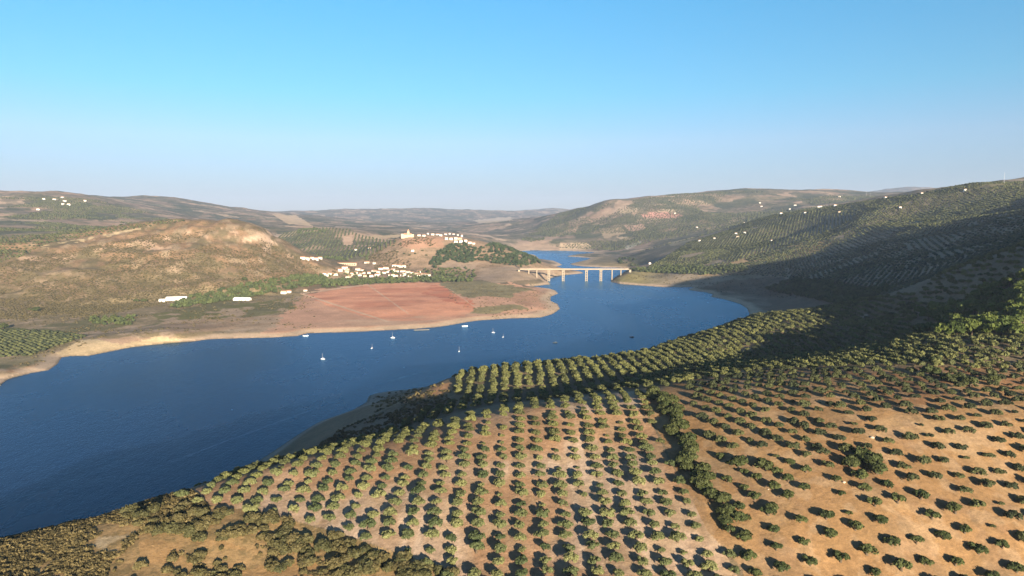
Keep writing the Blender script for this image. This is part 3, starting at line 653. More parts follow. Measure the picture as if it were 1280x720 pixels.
OL = OL[~clash]; zone = zone[~clash]; olives = [o for o, c_ in zip(olives, clash) if not c_]; OI = np.array([round(o[0]/9.0) if o[4] == 'C' else o[5] for o in olives]); OJ = np.array([o[6] for o in olives])
opx, opy = project(OL[:, 0], OL[:, 1], OL[:, 2]+1.5)
inframe = (opx > 2) & (opx < 1278) & (opy < 722)
dist = np.hypot(OL[:, 0], OL[:, 1])
order = np.argsort(np.where(inframe, dist, 1e9))
single = order[:300]; rest = np.setdiff1d(np.arange(len(OL)), single)
NV = 8
T0 = [crown_template(100+k, 10+k % 5, 62, 0.15, spread=0.66+0.03*(k % 4), cr=0.35) for k in range(NV)]
T1 = [crown_template(200+k, 8, 15, 0.34) for k in range(6)]
T2 = [solid_template(300+k, 0.28) for k in range(6)]
T3 = [solid_template(330+k, 0.28, sub=1) for k in range(6)]
olive_crowns = [tri_mesh('crown', v, t, [MAT['olive']]) for v, t in T0]
dark_crowns = [tri_mesh('crown', v, t, [MAT['olive_d']]) for v, t in T0]
olive_trunks = [trunk_template(400+k).mesh('trunk', MAT['bark']) for k in range(NV)]
ORD = 'zeroth first second third fourth fifth sixth seventh eighth ninth tenth eleventh twelfth thirteenth fourteenth fifteenth sixteenth seventeenth eighteenth nineteenth twentieth'.split()
TENS = {20: 'twenty', 30: 'thirty', 40: 'forty', 50: 'fifty', 60: 'sixty', 70: 'seventy', 80: 'eighty'}
def nth(n_):
    if n_ <= 20: return ORD[n_]
    t_ = n_//10*10
    return ORD[n_] if n_ <= 20 else (TENS[t_]+'-'+ORD[n_-t_] if n_ != t_ else TENS[t_][:-1]+'ieth')
labels = {}
for zn, colI in (('A', -1), ('C', 1)):
    s = [k for k in single if zone[k] == zn]
    cols = sorted({int(OI[k]) for k in s}, key=lambda c_: colI*c_)
    for ci, c_ in enumerate(cols):
        rowk = sorted([k for k in s if OI[k] == c_], key=lambda k: dist[k])
        for ri, k in enumerate(rowk):
            labels[k] = (f"olive tree on pale soil, {nth(ri+1)} from near end of {nth(ci+1)} row left of hedge" if zn == 'A'
                         else f"olive tree on orange soil, {nth(ri+1)} from near end of {nth(ci+1)} column right of hedge")
for q_, k in enumerate(single):
    r_ = random.Random(int(k)); s = OL[k, 3]; v = r_.randrange(NV)
    root = empty('olive_tree', (OL[k, 0], OL[k, 1], OL[k, 2]), r_.uniform(0, 6.28), (s, s*r_.uniform(0.9, 1.1), s*r_.uniform(0.85, 1.15)))
    tag(root, labels.get(k, f"olive tree, {nth(1)} of the far rows"), 'olive tree', 'olive trees in the near rows left of the hedge' if zone[k] == 'A' else 'olive trees in the orange field right of the hedge')
    link('trunk', olive_trunks[v], root); link('crown', (olive_crowns if zone[k] == 'A' else dark_crowns)[v], root)

# ---- every further olive tree: one planting
def tints(n_, seed, lo=0.0, hi=1.0): return np.random.default_rng(seed).uniform(lo, hi, n_)
parts_ = []
dr = dist[rest]
for lo, hi, T in ((0, 400, T0), (400, 560, T1), (560, 2000, T1)):
    s = rest[(dr >= lo) & (dr < hi)]
    for dark in (0, 1):
        s2 = s[(zone[s] == 'C') == bool(dark)]
        if len(s2): parts_.append(bake('', T, OL[s2, :3], OL[s2, 3], None, tints(len(s2), 31+lo, *((0.05, 0.5) if dark else (0.3, 0.95))), seed=41+lo+dark))
def grove(poly, r0, r1, dx, dy, s0, s1, T, keep=None, **kw):
    x, y, z, I, J = planted(poly, r0, r1, dx, dy, **kw)
    if keep is not None:
        k = keep(x, y); x, y, z = x[k], y[k], z[k]
    n_ = len(x); r_ = np.random.default_rng(kw.get('seed', 1)+500)
    if n_: parts_.append(bake('', T, np.column_stack([x, y, z-0.2]), r_.uniform(s0, s1, n_), None, tints(n_, kw.get('seed', 1)+900, 0.0, 0.5), seed=kw.get('seed', 1)+70))
    return n_
cnt = []
POLY_H2 = [(800,340),(830,322),(860,303),(900,291),(960,269),(1060,255),(1150,241),(1215,229),(1290,227),(1500,200),(1500,330),(1290,345),(1200,362),(1155,378),(1060,384),(1010,352),(960,345),(900,344),(840,338)]
patch = lambda x, y: fbm(x, y, 160, 3, 121)
lo_ = lambda x, y: (fbm(x, y, 130, 3, 123) > -0.62)
near_lane = [(870,345),(920,322),(1000,302),(1090,300),(1020,315),(960,326),(905,346)]
def patchwork(poly, r0, r1, dx, dy, s0, s1, T, size, keep, angs, seed, jit=0.6):
    """several orchards with rows of their own direction"""
    for q_, a_ in enumerate(angs):
        n0 = -1.2+2.4*q_/len(angs) if q_ else -9; n1 = -1.2+2.4*(q_+1)/len(angs) if q_ < len(angs)-1 else 9
        fn = lambda x, y: (2.2*fbm(x, y, size, 2, seed) > n0) & (2.2*fbm(x, y, size, 2, seed) <= n1) & keep(x, y)
        cnt.append(grove(poly, r0, r1, dx, dy, s0, s1, T, fn, jit=jit, seed=seed+q_, ang=R(a_)))
patchwork(POLY_H2, 840, 1500, 8.6, 7.4, 2.3, 2.9, T2, 260, lo_, (-38, 10, -60, -20, 35), 51)
patchwork(POLY_H2, 1500, 2700, 9.0, 8.0, 2.4, 3.1, T3, 380, lo_, (-12, 30, -45, 5, -25), 61)
POLY_H5 = [(335,303),(360,289),(410,285),(440,287),(442,293),(428,296),(428,306),(442,307),(444,292),(470,298),(505,303),(480,318),(400,324),(350,320)]
cnt.append(grove(POLY_H5, 2050, 2900, 13, 10, 2.9, 3.6, T3, None, jit=0.5, seed=53, ang=R(10)))
POLY_H4 = [(-20,239),(60,240),(135,253),(220,270),(160,290),(0,296),(-60,290)]
patchwork(POLY_H4, 1950, 3900, 13, 11, 2.6, 3.6, T3, 500, lambda x, y: fbm(x, y, 200, 4, 131) > 0.08, (20, -30, 60, 0), 71, 1.6)
POLY_H3 = [(700,266),(760,253),(840,243),(920,238),(1080,244),(1120,249),(960,272),(850,305),(800,315),(700,310),(650,300)]
patchwork(POLY_H3, 2700, 5000, 15, 14, 3.0, 4.2, T3, 600, lambda x, y: fbm(x, y, 300, 4, 133) > 0.0, (-20, 25, -60, 70), 81, 2.6)
cnt.append(grove([(-40,298),(60,290),(140,284),(215,275),(240,276),(180,284),(60,304),(44,314),(0,330),(-40,340)], 1300, 2050, 10, 10, 2.5, 3.2, T3, None, jit=1.2, seed=56))
cnt.append(grove([(0,412),(60,414),(110,420),(80,430),(40,444),(-40,450),(-40,412)], 700, 1500, 9, 6, 2.4, 3.0, T2, None, jit=0.4, seed=57, ang=R(-40)))
merged('olive_grove', parts_, [MAT['olive_s']], 'distant olive groves in rows over the hills')
print('olives', len(OL), (zone == 'A').sum(), (zone == 'B').sum(), (zone == 'C').sum(), (zone == 'F').sum(), cnt)
for z_ in 'ABCF': print(z_, (zone[single] == z_).sum(), end=' ')
print('far single', dist[single].max())

# ---- overgrown hedge belt between the two fields, and dark clumps in the orange field
oak_crowns = [tri_mesh('crown', *crown_template(600+k, 16, 46, 0.19, spread=0.7, cr=0.42, rz=0.8, base=0.6), [MAT['oak']]) for k in range(5)]
oak_trunks = [trunk_template(650+k, 0.16, 0.7).mesh('trunk', MAT['bark']) for k in range(2)]
def plant_one(name, crowns, trunks, x, y, s, label, cat, group=None, seed=0, zs=1.0, dz=-0.1):
    r_ = random.Random(seed); z = float(ground(x, y))+dz
    root = empty(name, (x, y, z), r_.uniform(0, 6.28), (s, s, s*zs)); tag(root, label, cat, group)
    if trunks: link('trunk', r_.choice(trunks), root)
    link('crown', r_.choice(crowns), root); return root
hedge = []
for k in range(46):                                     # belt runs from the crest down to the near end of the fields
    t = k/45; px = np.interp(t, [0, .12, .4, .62, 0.8, 1], [822, 838, 850, 868, 893, 925])+random.uniform(-12, 9); py = np.interp(t, [0, .12, .4, .62, 0.8, 1], [496, 505, 545, 590, 622, 672])+random.uniform(-5, 5)
    hedge.append((px, py, random.uniform(2.4, 3.5) if t < .75 else random.uniform(2.0, 2.8)))
hedge.sort(key=lambda h: h[1])
for k, (px, py, s) in enumerate(hedge):
    x, y, z = hit(px, py, 120, 420)
    plant_one('evergreen_oak', oak_crowns, oak_trunks, x, y, s, f"dark bushy oak in the hedge between the two olive fields, {nth(k+1)} from its far end", 'oak tree', 'dark oaks of the hedge between the two olive fields', k, random.uniform(.85, 1.1))
for k, (px, py, s, lb) in enumerate([(1077,575,3.6,'at the back of the dark thicket in the orange field'),(1088,582,3.9,'in the middle of the dark thicket in the orange field'),(1096,592,3.3,'at the near end of the dark thicket in the orange field'),(1064,584,3.3,'at the left end of the dark thicket in the orange field'),
      (1163,470,4.4,'tallest green crown at the far edge of the orange field'),(1186,477,3.4,'right beside the tallest green crown at the field edge'),(1200,479,3.0,'in the middle of the green strip at the far field edge'),(1213,483,3.6,'with the rounder crown at right end of green strip by field edge'),
      (1240,478,3.2,'alone right of the green strip at the far field edge'),(1170,455,3.4,'behind the tallest green crown of the field edge'),(1174,440,3.3,'between the white slab and the green strip'),(924,584,3.2,'largest crown on bare orange soil, left of a pair'),(955,587,3.1,'right crown of the dark pair on bare orange soil')]):
    x, y, z = hit(px, py, 120, 520)
    plant_one('evergreen_oak', oak_crowns, oak_trunks, x, y, s, 'dark evergreen oak '+lb, 'oak tree', None, 200+k)
# ---- umbrella pines on the right slope
pine_crowns = [tri_mesh('crown', *crown_template(700+k, 15, 44, 0.19, spread=0.66, cr=0.42, rz=0.95, base=0.85), [MAT['pine']]) for k in range(5)]
pine_trunks = [trunk_template(750+k, 0.07, 1.0).mesh('trunk', MAT['bark']) for k in range(2)]
PN = [(1160,398,4.6),(1172,400,4.4),(1184,404,4.2),(1196,408,5.0),(1209,412,4.2),(1221,409,4.8),(1233,412,5.3),(1247,411,5.0),(1256,408,4.6),(1268,408,4.4),(1278,404,4.6),(1150,392,4.0),(1166,388,4.4),(1180,392,4.0),
      (1206,394,4.6),(1218,392,4.6),(1231,394,4.2),(1243,391,4.6),(1256,390,4.4),(1270,388,4.8),(1281,386,4.4),(1225,378,4.4),(1238,374,4.4),(1250,372,4.6),(1262,370,4.6),(1275,366,4.8),(1247,360,4.2),(1262,356,4.4),(1279,350,4.6),(1213,384,4.0),(1193,396,4.0),(1270,378,4.4),(1285,396,4.4),(1240,402,4.4)]
PN += [(random.uniform(1160, 1284), 0, random.uniform(4.0, 5.0)) for _ in range(34)]
PN = [(a, b if b else random.uniform(414-(a-1150)*0.08, 390-(a-1150)*0.33), c) for a, b, c in PN]
PN += [(1150+k*9.2, 419-random.uniform(0, 4), random.uniform(4.2, 5.2)) for k in range(14)]
PN = [(a, b+3, c*1.18) for a, b, c in PN]
PN.sort(key=lambda p: p[0])
for k, (px, py, s) in enumerate(PN):
    x, y, z = hit(px, py, 300, 760)
    plant_one('pine_tree', pine_crowns, pine_trunks, x, y, s, f"bright green pine in the wood on the right slope, {nth(k+1)} counted from the left", 'pine tree', 'pines of the small wood on the right slope', 300+k, random.uniform(.95, 1.25))
# ---- bushes of the near left slope: the large ones one by one, the low scrub as ground cover
bush_crowns = [tri_mesh('bush', *crown_template(800+k, 10, 40, 0.22, spread=0.68, cr=0.45, rz=0.6, base=0.35), [MAT['bush']]) for k in range(6)]
r_ = np.random.default_rng(5); BP = []
for poly, n_, s0, s1 in (([(150,645),(205,628),(280,640),(340,648),(440,680),(500,700),(545,716),(540,730),(400,716),(330,680),(250,675),(190,668)], 105, 1.7, 2.9),
                         ([(240,672),(300,668),(330,690),(310,712),(250,700)], 3, 0.8, 1.2), ([(170,700),(240,694),(300,706),(300,726),(160,726)], 22, 1.3, 2.2), ([(340,690),(420,705),(440,726),(330,726)], 16, 1.4, 2.3), ([(500,692),(560,712),(575,726),(480,722)], 9, 1.6, 2.6)):
    xs = [p[0] for p in poly]; ys = [p[1] for p in poly]; c_ = 0
    while c_ < n_:
        px, py = r_.uniform(min(xs), max(xs)), r_.uniform(min(ys), max(ys))
        if inpoly(np.array([px]), np.array([py]), poly)[0]: BP.append((px, py, r_.uniform(s0, s1))); c_ += 1
BP.sort(key=lambda b: b[0])
for k, (px, py, s) in enumerate(BP):
    x, y, z = hit(px, py, 110, 330); o = link('bush', bush_crowns[k % 6]); o.location = (x, y, z-0.15); o.rotation_euler = (0, 0, random.uniform(0, 6.28)); o.scale = (s, s*random.uniform(.8, 1.1), s*random.uniform(.8, 1.1))
    where = 'in the dense brown thicket below the pale olive field' if py < 684 else 'on the sandy slope at the bottom edge'
    tag(o, f"brown green bush {where}", 'bush', 'bushes '+where)
def scatter(poly, n_, r0, r1, seed, jitter_fn=None):
    r_ = np.random.default_rng(seed); X_, Y_ = [], []
    for px, py in poly:
        for rr in (r0, r1): a, b, c = sight(px, py); X_.append(a/b*rr); Y_.append(rr)
    x = r_.uniform(min(X_), max(X_), n_*30); y = r_.uniform(min(Y_), max(Y_), n_*30)
    z = ground(x, y); px, py = project(x, y, z); r = np.hypot(x, y)
    k = inpoly(px, py, poly) & (r > r0) & (r < r1) & (z > 0.7)
    if jitter_fn is not None: k &= jitter_fn(x, y)
    k = np.where(k)[0][:n_]; return x[k], y[k], z[k]
SB = [crown_template(850+k, 4, 9, 0.42, spread=0.6, cr=0.5, rz=0.6, base=0.3) for k in range(6)]
SF = [solid_template(860+k, 0.3, 0.6, 0.3) for k in range(5)]
sc = []
def scrub(poly, n_, r0, r1, s0, s1, T, seed, fn=None, lo=0, hi=1):
    x, y, z = scatter(poly, n_, r0, r1, seed, fn)
    if len(x): sc.append(bake('', T, np.column_stack([x, y, z-0.1]), np.random.default_rng(seed+1).uniform(s0, s1, len(x))**1.0, None, tints(len(x), seed+2, lo, hi), seed=seed))
    return len(x)
bare = lambda x, y: fbm(x, y, 16, 3, 141) > -0.18
ns = [scrub([(-60,676),(0,668),(120,648),(200,622),(240,612),(262,634),(240,668),(180,668),(130,712),(120,740),(-60,740)], 5200, 90, 300, 0.45, 1.05, SB, 901, bare),
      scrub([(120,690),(250,690),(300,676),(420,700),(560,712),(580,740),(100,740)], 700, 90, 300, 0.35, 0.9, SB, 902, lambda x, y: fbm(x, y, 12, 3, 143) > 0.05),
      scrub([(0,330),(180,295),(300,285),(400,335),(390,350),(250,372),(120,395),(0,400)], 16000, 1050, 1900, 0.7, 2.1, SF, 903, lambda x, y: fbm(x, y, 90, 4, 145) > -0.2, 0, 0.5),
      scrub([(0,395),(200,372),(390,350),(395,410),(140,425),(70,450),(0,470)], 1500, 700, 1500, 0.7, 1.9, SF, 904, lambda x, y: fbm(x, y, 60, 3, 147) > 0.02, 0, 0.6),
      scrub([(400,340),(460,322),(500,296),(560,298),(545,330),(460,346)], 900, 1500, 2200, 1.2, 3.0, SF, 905, lambda x, y: fbm(x, y, 50, 3, 149) > 0.0, 0, 0.4),
      scrub([(350,580),(440,530),(500,500),(560,480),(565,515),(470,545),(380,572)], 900, 300, 620, 0.5, 1.3, SB, 906, lambda x, y: fbm(x, y, 20, 3, 151) > -0.05, 0, 0.7),
      scrub([(450,500),(500,489),(560,479),(575,488),(540,500),(470,510)], 260, 330, 640, 0.6, 1.5, SB, 907, None, 0.4, 1),
      scrub([(560,353),(650,358),(700,370),(690,390),(600,398),(560,372)], 500, 1000, 1700, 0.7, 1.6, SF, 908, None, 0, 0.7),
      scrub([(770,345),(860,342),(1000,350),(1000,375),(900,365)], 500, 1200, 2000, 0.8, 2.0, SF, 909, None, 0, 0.5),
      scrub([(850,470),(1000,440),(1280,420),(1280,500),(900,520)], 500, 200, 520, 0.3, 0.7, SB, 910, None, 0.2, 0.9)]
merged('scrub', sc, [MAT['bush_s']], 'low dry scrub covering the slopes')
# ---- woods that read as one mass
def wood(name, label, items, mat, T, seed):
    ps = []
    for q_, (poly, n_, r0, r1, s0, s1) in enumerate(items):
        x, y, z = scatter(poly, n_, r0, r1, seed+q_)
        if len(x): ps.append(bake('', T, np.column_stack([x, y, z-0.2]), np.random.default_rng(seed+50+q_).uniform(s0, s1, len(x)), None, tints(len(x), seed+60+q_), seed=seed+q_, zs=(0.9, 1.4)))
    merged(name, ps, [mat], label)
TW = [crown_template(880+k, 5, 8, 0.5, spread=0.5, cr=0.55, rz=0.8, base=0.7) for k in range(5)]
wood('riverside_woods', 'green belt of trees along the foot of the brown hill and village', [
  ([(212,384),(232,374),(262,366),(300,358),(350,348),(392,343),(410,345),(405,356),(370,361),(330,369),(280,377),(220,386)], 620, 1150, 1750, 3.0, 4.6),
  ([(400,352),(420,350),(470,350),(540,348),(600,350),(596,352.5),(520,353.5),(440,357),(405,361)], 420, 1450, 1760, 3.0, 4.6),
  ([(400,342),(560,336),(570,348),(400,350)], 90, 1600, 1900, 2.8, 4.2),
  ([(540,338),(590,334),(596,348),(545,350)], 90, 1650, 1900, 2.4, 3.6),
  ([(110,398),(170,396),(165,408),(115,406)], 60, 900, 1300, 2.0, 3.4),
  ([(452,318),(462,316),(460,326),(452,326)], 14, 1700, 2300, 4.0, 5.0),
  ([(785,338),(840,332),(900,334),(930,330),(935,338),(880,344),(800,341)], 420, 1500, 2200, 2.8, 4.2),
  ([(945,350),(1020,350),(1080,362),(1150,360),(1150,376),(1060,384),(1015,374),(960,364)], 850, 880, 1500, 3.0, 4.6),
  ([(365,290),(385,286),(412,286),(408,291),(380,294)], 60, 2200, 2900, 3.5, 5.0),
  ([(360,318),(400,322),(440,322),(440,326),(380,326)], 120, 1950, 2400, 3.0, 4.5)], MAT['wood_s'], TW, 951)
wood('pine_woods', 'dark pine woods on the right flank of the castle hill', [
  ([(536,330),(545,318),(560,307),(580,305),(598,312),(600,324),(585,330),(560,326),(545,336)], 330, 1700, 2150, 3.2, 4.6),
  ([(598,310),(615,305),(640,309),(668,322),(676,330),(655,333),(620,331),(600,326)], 520, 1700, 2150, 3.2, 4.6),
  ([(538,289.5),(558,288.5),(556,292),(540,292)], 22, 1950, 2150, 3.0, 4.0),
  ([(760,318),(790,322),(800,334),(776,331)], 40, 1900, 2400, 2.6, 3.6)], MAT['pine_s'], TW, 971)
# ---- single trees one can tell apart on the far bank
def lone(px, py, s, label, cat='tree', name='round_tree', zs=1.0, y0=600, y1=3000):
    x, y, z = hit(px, py, y0, y1); plant_one(name, oak_crowns, oak_trunks, x, y, s, label, cat, None, int(px*7), zs)
lone(46, 389, 6.0, 'dark round tree alone at the foot of the brown hill')
lone(4, 411, 6.5, 'dark tree at left edge casting long shadow on the flat')
lone(37, 388, 3.2, 'small dark tree left of the lone round tree')
lone(142, 398, 5.0, 'bushy tree above the pale shore bluff')
lone(170, 378, 5.0, 'left tree of the pair left of the long white shed'); lone(180, 378, 5.5, 'right tree of the pair left of the long white shed')
lone(306, 351, 6.0, 'grey green tree on the brown slope above the woods belt')
lone(651, 336, 3.2, 'tall dark cypress standing by the left end of the viaduct', 'cypress', 'cypress_tree', 3.8)
for k, (px, py) in enumerate([(469,310),(476,313),(492,308),(497,316),(505,318),(512,320),(519,318),(528,314),(533,320),(484,318),(538,308),(500,306)]):
    lone(px, py, 3.6, f"small dark tree on the bare face of castle hill, {nth(k+1)} planted", y1=2300)

# ------------------------------------------------------------------ buildings
def house(px, py, L, D, h, label, rz=0.0, wallm='white', roofm='roof', group=None, name='house', flat=False, y0=600, windows=True, cat='house', storeys=1, scale=0.95):
    x, y, z = hit(px, py, y0, 9000)
    rv = random.Random(int(px*13+py*7)); L *= scale*rv.uniform(.85, 1.1); D *= scale; h *= rv.uniform(.8, 1.05)
    if wallm == 'white' and group and rv.random() < .1: wallm = 'cream'
    root = empty(name, (x, y, z), rz); tag(root, label, cat, group)
    MB().box(-L/2, L/2, -D/2, D/2, -3.0, h).obj('wall', MAT[wallm], root)
    if flat: MB().box(-L/2-.2, L/2+.2, -D/2-.2, D/2+.2, h, h+.5).obj('roof', MAT[wallm], root)
    else: MB().gable(-L/2, L/2, -D/2, D/2, h, D*0.27).obj('roof', MAT[roofm], root)
    if windows:
        n_ = max(2, int(L/4))
        for s_ in range(storeys):
            for k in range(n_):
                xx = -L/2+L*(k+.5)/n_; MB().box(xx-.5, xx+.5, -D/2-.06, -D/2+.05, 1.2+3*s_, 2.5+3*s_).obj('window', MAT['glass'], root)
        MB().box(-L*.1-.5, -L*.1+.5, -D/2-.09, -D/2+.05, 0, 2.1).obj('door', MAT['bark'], root)
    return root
VIL = [(406,344,9,7,4),(412,343,8,7,4),(417,344,8,7,4),(425,339,12,8,6),(431,337,12,9,7),(434,341,10,8,6),(440,343,10,8,4),(445,342,9,7,4),(434,348,9,7,5),(438,345,8,7,4),(447,338,9,8,5),(453,339,9,7,4),(449,345,10,8,4),(456,346,9,7,4),(451,343,8,7,5),
       (461,342,9,8,4),(467,340,10,8,4),(473,341,9,7,4),(471,345,9,8,5),(476,337,11,8,4),(481,336,10,8,4),(493,333,12,8,4.5),(499,333.5,12,8,4.5),(505,334,10,8,4),(489,339,11,8,4),(496,340,11,8,4),(503,340,11,8,4),(510,341,10,8,4),(488,345,12,7,3.5),(495,345.5,11,7,3.5),(503,345,11,7,3.5),
       (515,342,10,7,4),(521,343,9,7,4),(526,344,9,7,4),(531,344,10,7,3.5),(536,345,8,7,3.5),(523,346,8,7,4),(512,346,9,7,3.5),(458,329,9,7,4),(468,330,8,7,4),(480,342,9,7,4),(464,346,9,7,4)]
VIL += [(px+random.uniform(2, 4), py+random.uniform(-1.5, 1.2), 9, 7, random.uniform(3.5, 5)) for px, py, *_ in VIL[::2]]
VIL.sort()
for k, (px, py, L, D, h) in enumerate(VIL):
    house(px, py, L, D, h, f"small house with clay roof in the lakeside village, {nth(k+1)} from its left end", random.uniform(-.5, .5), group='pale houses of the lakeside village', storeys=2 if h > 5 else 1)
CAS = [(524,295,10,7,4),(530,295.5,9,7,4),(535,293,7,7,7),(541,294,9,7,4),(547,294,9,7,4),(557,293.5,12,8,6),(562,293,10,8,6),(567,293.5,10,8,6),(572,294.5,9,8,6),(577,296,10,9,9),(558,299.5,11,8,5),(564,299.5,10,8,6),(570,299,10,8,6),(575,300,10,8,7),(570,303,10,8,5),(576,303,11,8,6),(582,302.5,9,8,6),(587,304,10,7,3.5),(592,305,9,7,3.5),(551,295,9,7,4)]
CAS.sort()
for k, (px, py, L, D, h) in enumerate(CAS):
    house(px, py, L, D, h, f"pale town house on top of the castle hill, {nth(k+1)} from the left", random.uniform(-.4, .4), group='pale houses on top of the castle hill', storeys=2 if h > 5 else 1)
def castle():
    x, y, z = hit(511, 296, 1500, 2300); root = empty('castle', (x, y, z)); tag(root, 'pale stone castle with church tower at left end of the hilltop', 'castle')
    w_ = MB().box(-19, 16, -6, 6, -5, 6).box(-22, -14, -8, 2, -5, 9).box(8, 16, -8, 3, -5, 8)
    for k in range(14): w_.box(-19+k*2.5, -17.8+k*2.5, -6.1, -5.3, 6, 7)
    w_.obj('wall', MAT['stone'], root)
    t = MB().box(-3.5, 3.5, -3.5, 3.5, 0, 14).box(-2.6, 2.6, -2.6, 2.6, 14, 17).obj('tower', MAT['stone'], root); t.location = (-1, 0, 0)
    s = MB().box(-3, 3, -3, 3, 17, 23, 2.6, 2.6).obj('spire', MAT['roof'], t)
    for a in (-1.5, 1.5): MB().box(a-.6, a+.6, -3.6, -3.4, 10, 12.5).obj('window', MAT['glass'], t)
    MB().gable(-14, 8, -5, 5, 7, 4).obj('roof', MAT['roof'], root)
castle()
# long farm buildings of the left flats
house(221, 375.5, 40, 12, 4.5, 'long white farm shed beside the dark woods belt', R(14), roofm='metal', name='farm_shed', cat='shed')
house(203, 377, 12, 8, 3.5, 'small white annex left of the long white farm shed', R(10), roofm='metal', name='farm_shed', cat='shed')
house(303, 375.5, 36, 12, 3, 'low pale farm building on the flat below the woods belt', R(-4), roofm='metal', name='farm_building', cat='farm building')
house(355, 367, 12, 8, 4, 'left white cottage under the woods belt near the red field', name='cottage', cat='cottage'); house(361, 366, 9, 8, 4, 'right white cottage under the woods belt near the red field', name='cottage', cat='cottage')
house(382, 364, 8, 6, 3.5, 'tiny white hut at the corner of the red field', name='hut', cat='hut')
def arcade():
    x, y, z = hit(434, 331, 1500, 2600); root = empty('arcaded_building', (x, y, z)); tag(root, 'long tan building with dark arched openings behind the village', 'building')
    MB().box(-26, 26, -5, 5, -2, 5).obj('wall', MAT['stone'], root); MB().gable(-26, 26, -5, 5, 5, 1.8).obj('roof', MAT['roof'], root)
    for k in range(8): MB().box(-21+k*6-1.3, -21+k*6+1.3, -5.1, -4.9, 0, 3.2).obj('archway', MAT['glass'], root)
arcade()
for k, px in enumerate((378, 384, 390, 395, 400)):
    house(px, 323.5+(k % 2), 11, 8, 4, f"pale house of the hamlet behind the brown hill, {nth(k+1)} from the left", random.uniform(-.4, .4), group='hamlet behind the brown hill')
H4L = [(55,249),(68,249.5),(78,247),(81,251.5),(79,255.5),(86,256),(48,262),(106,251)]
H4L.sort()
for k, (px, py) in enumerate(H4L): house(px, py+.6, 20, 13, 6, f"pale farmhouse high on the far left hill, {nth(k+1)} from the left", random.uniform(-.4, .4), group='white farmhouses on the far left hill', scale=0.6)
FR = [(812,330.5,14,9),(844,267,26,14),(871,285,22,12),(874,302,16,10),(893,299,12,8),(920,293,14,9),(931,292,13,8),(922,297,20,8),(930,279,12,9),(950,254,22,12),(952,258.5,22,12),(964,302,14,9),(976,268,20,12),(987,262,20,12),(994,257,30,12),(1006,267,16,10),(1025,259.5,34,10),(1044,258,26,12),(1049,246.5,36,10),(1049,266.5,14,9),(1107,248,30,12),(1125,261,14,9),(1206,239,18,9),(1152,243,12,9),
      (510,318.5,10,7),(530,272,34,16),(504,306,10,7),(495,314,9,7),(440,272,30,14)]
FR = FR[:24]; FR.sort()
for k, (px, py, L, D) in enumerate(FR): house(px, py, L, D, 5, f"pale farmstead on the right-hand hills, {nth(k+1)} counted from the left", random.uniform(-.5, .5), group='white farmsteads on the right-hand hills', roofm='roof', scale=0.45, name='farmhouse', cat='farmhouse', y0=1200)
for k, (px, py) in enumerate([(518,314),(445,313),(462,311)]): house(px if k else 516, py, 9, 7, 4, ['pale hut on the bare face of castle hill', 'left white farmhouse below the far olive hill', 'right white farmhouse below the far olive hill'][k], name='farmhouse', cat='farmhouse')
# concrete slab by the pines, stone heaps in the orange field
x, y, z = hit(1183, 419, 300, 600); b_ = MB().box(-4.5, 4.5, -3.5, 3.5, -1.2, 0.5, .1, .1).obj('concrete_slab', MAT['concrete'], None); b_.location = (x, y, z); tag(b_, 'pale flat concrete slab in front of the pine wood', 'concrete slab')
for k, (px, py, s, lb) in enumerate([(963,549,1.3,'white boulder beside an olive crown in the orange field'),(1090,547,1.6,'low pale rock patch in the upper orange field'),(1055,603,1.2,'pale rocks at the foot of an olive below the thicket'),(1255,680,1.5,'pale stones on bare soil at the right edge'),(960,612,.7,'small pale stone in the middle of the orange field')]):
    x, y, z = hit(px, py, 120, 400); v, t = solid_template(990+k, .35, .45, .1); o = link('boulder', tri_mesh('boulder', v*s*0.6, t, [MAT['rock']])); o.location = (x, y, z); tag(o, lb, 'boulder')
# transmitter masts on the right skyline
for px, py, h, lb in ((1255,229.5,26,'thin lattice mast on the right skyline'),(1083,245,30,'left of two thin masts on the far ridge'),(1088,246,24,'right of two thin masts on the far ridge')):
    x, y, z = hit(px, py, 1000, 9000); root = empty('mast', (x, y, z)); tag(root, lb, 'mast')
    m = MB(); [m.cyl((0.8*math.cos(a), 0.8*math.sin(a), -2), (0.15*math.cos(a), 0.15*math.sin(a), h), .09, .06, 5) for a in (0, 2.09, 4.19)]; m.obj('lattice', MAT['alu'], root)
    MB().cyl((0, 0, h-2), (0, 0, h+3), .12, .08, 5).obj('antenna', MAT['alu'], root)

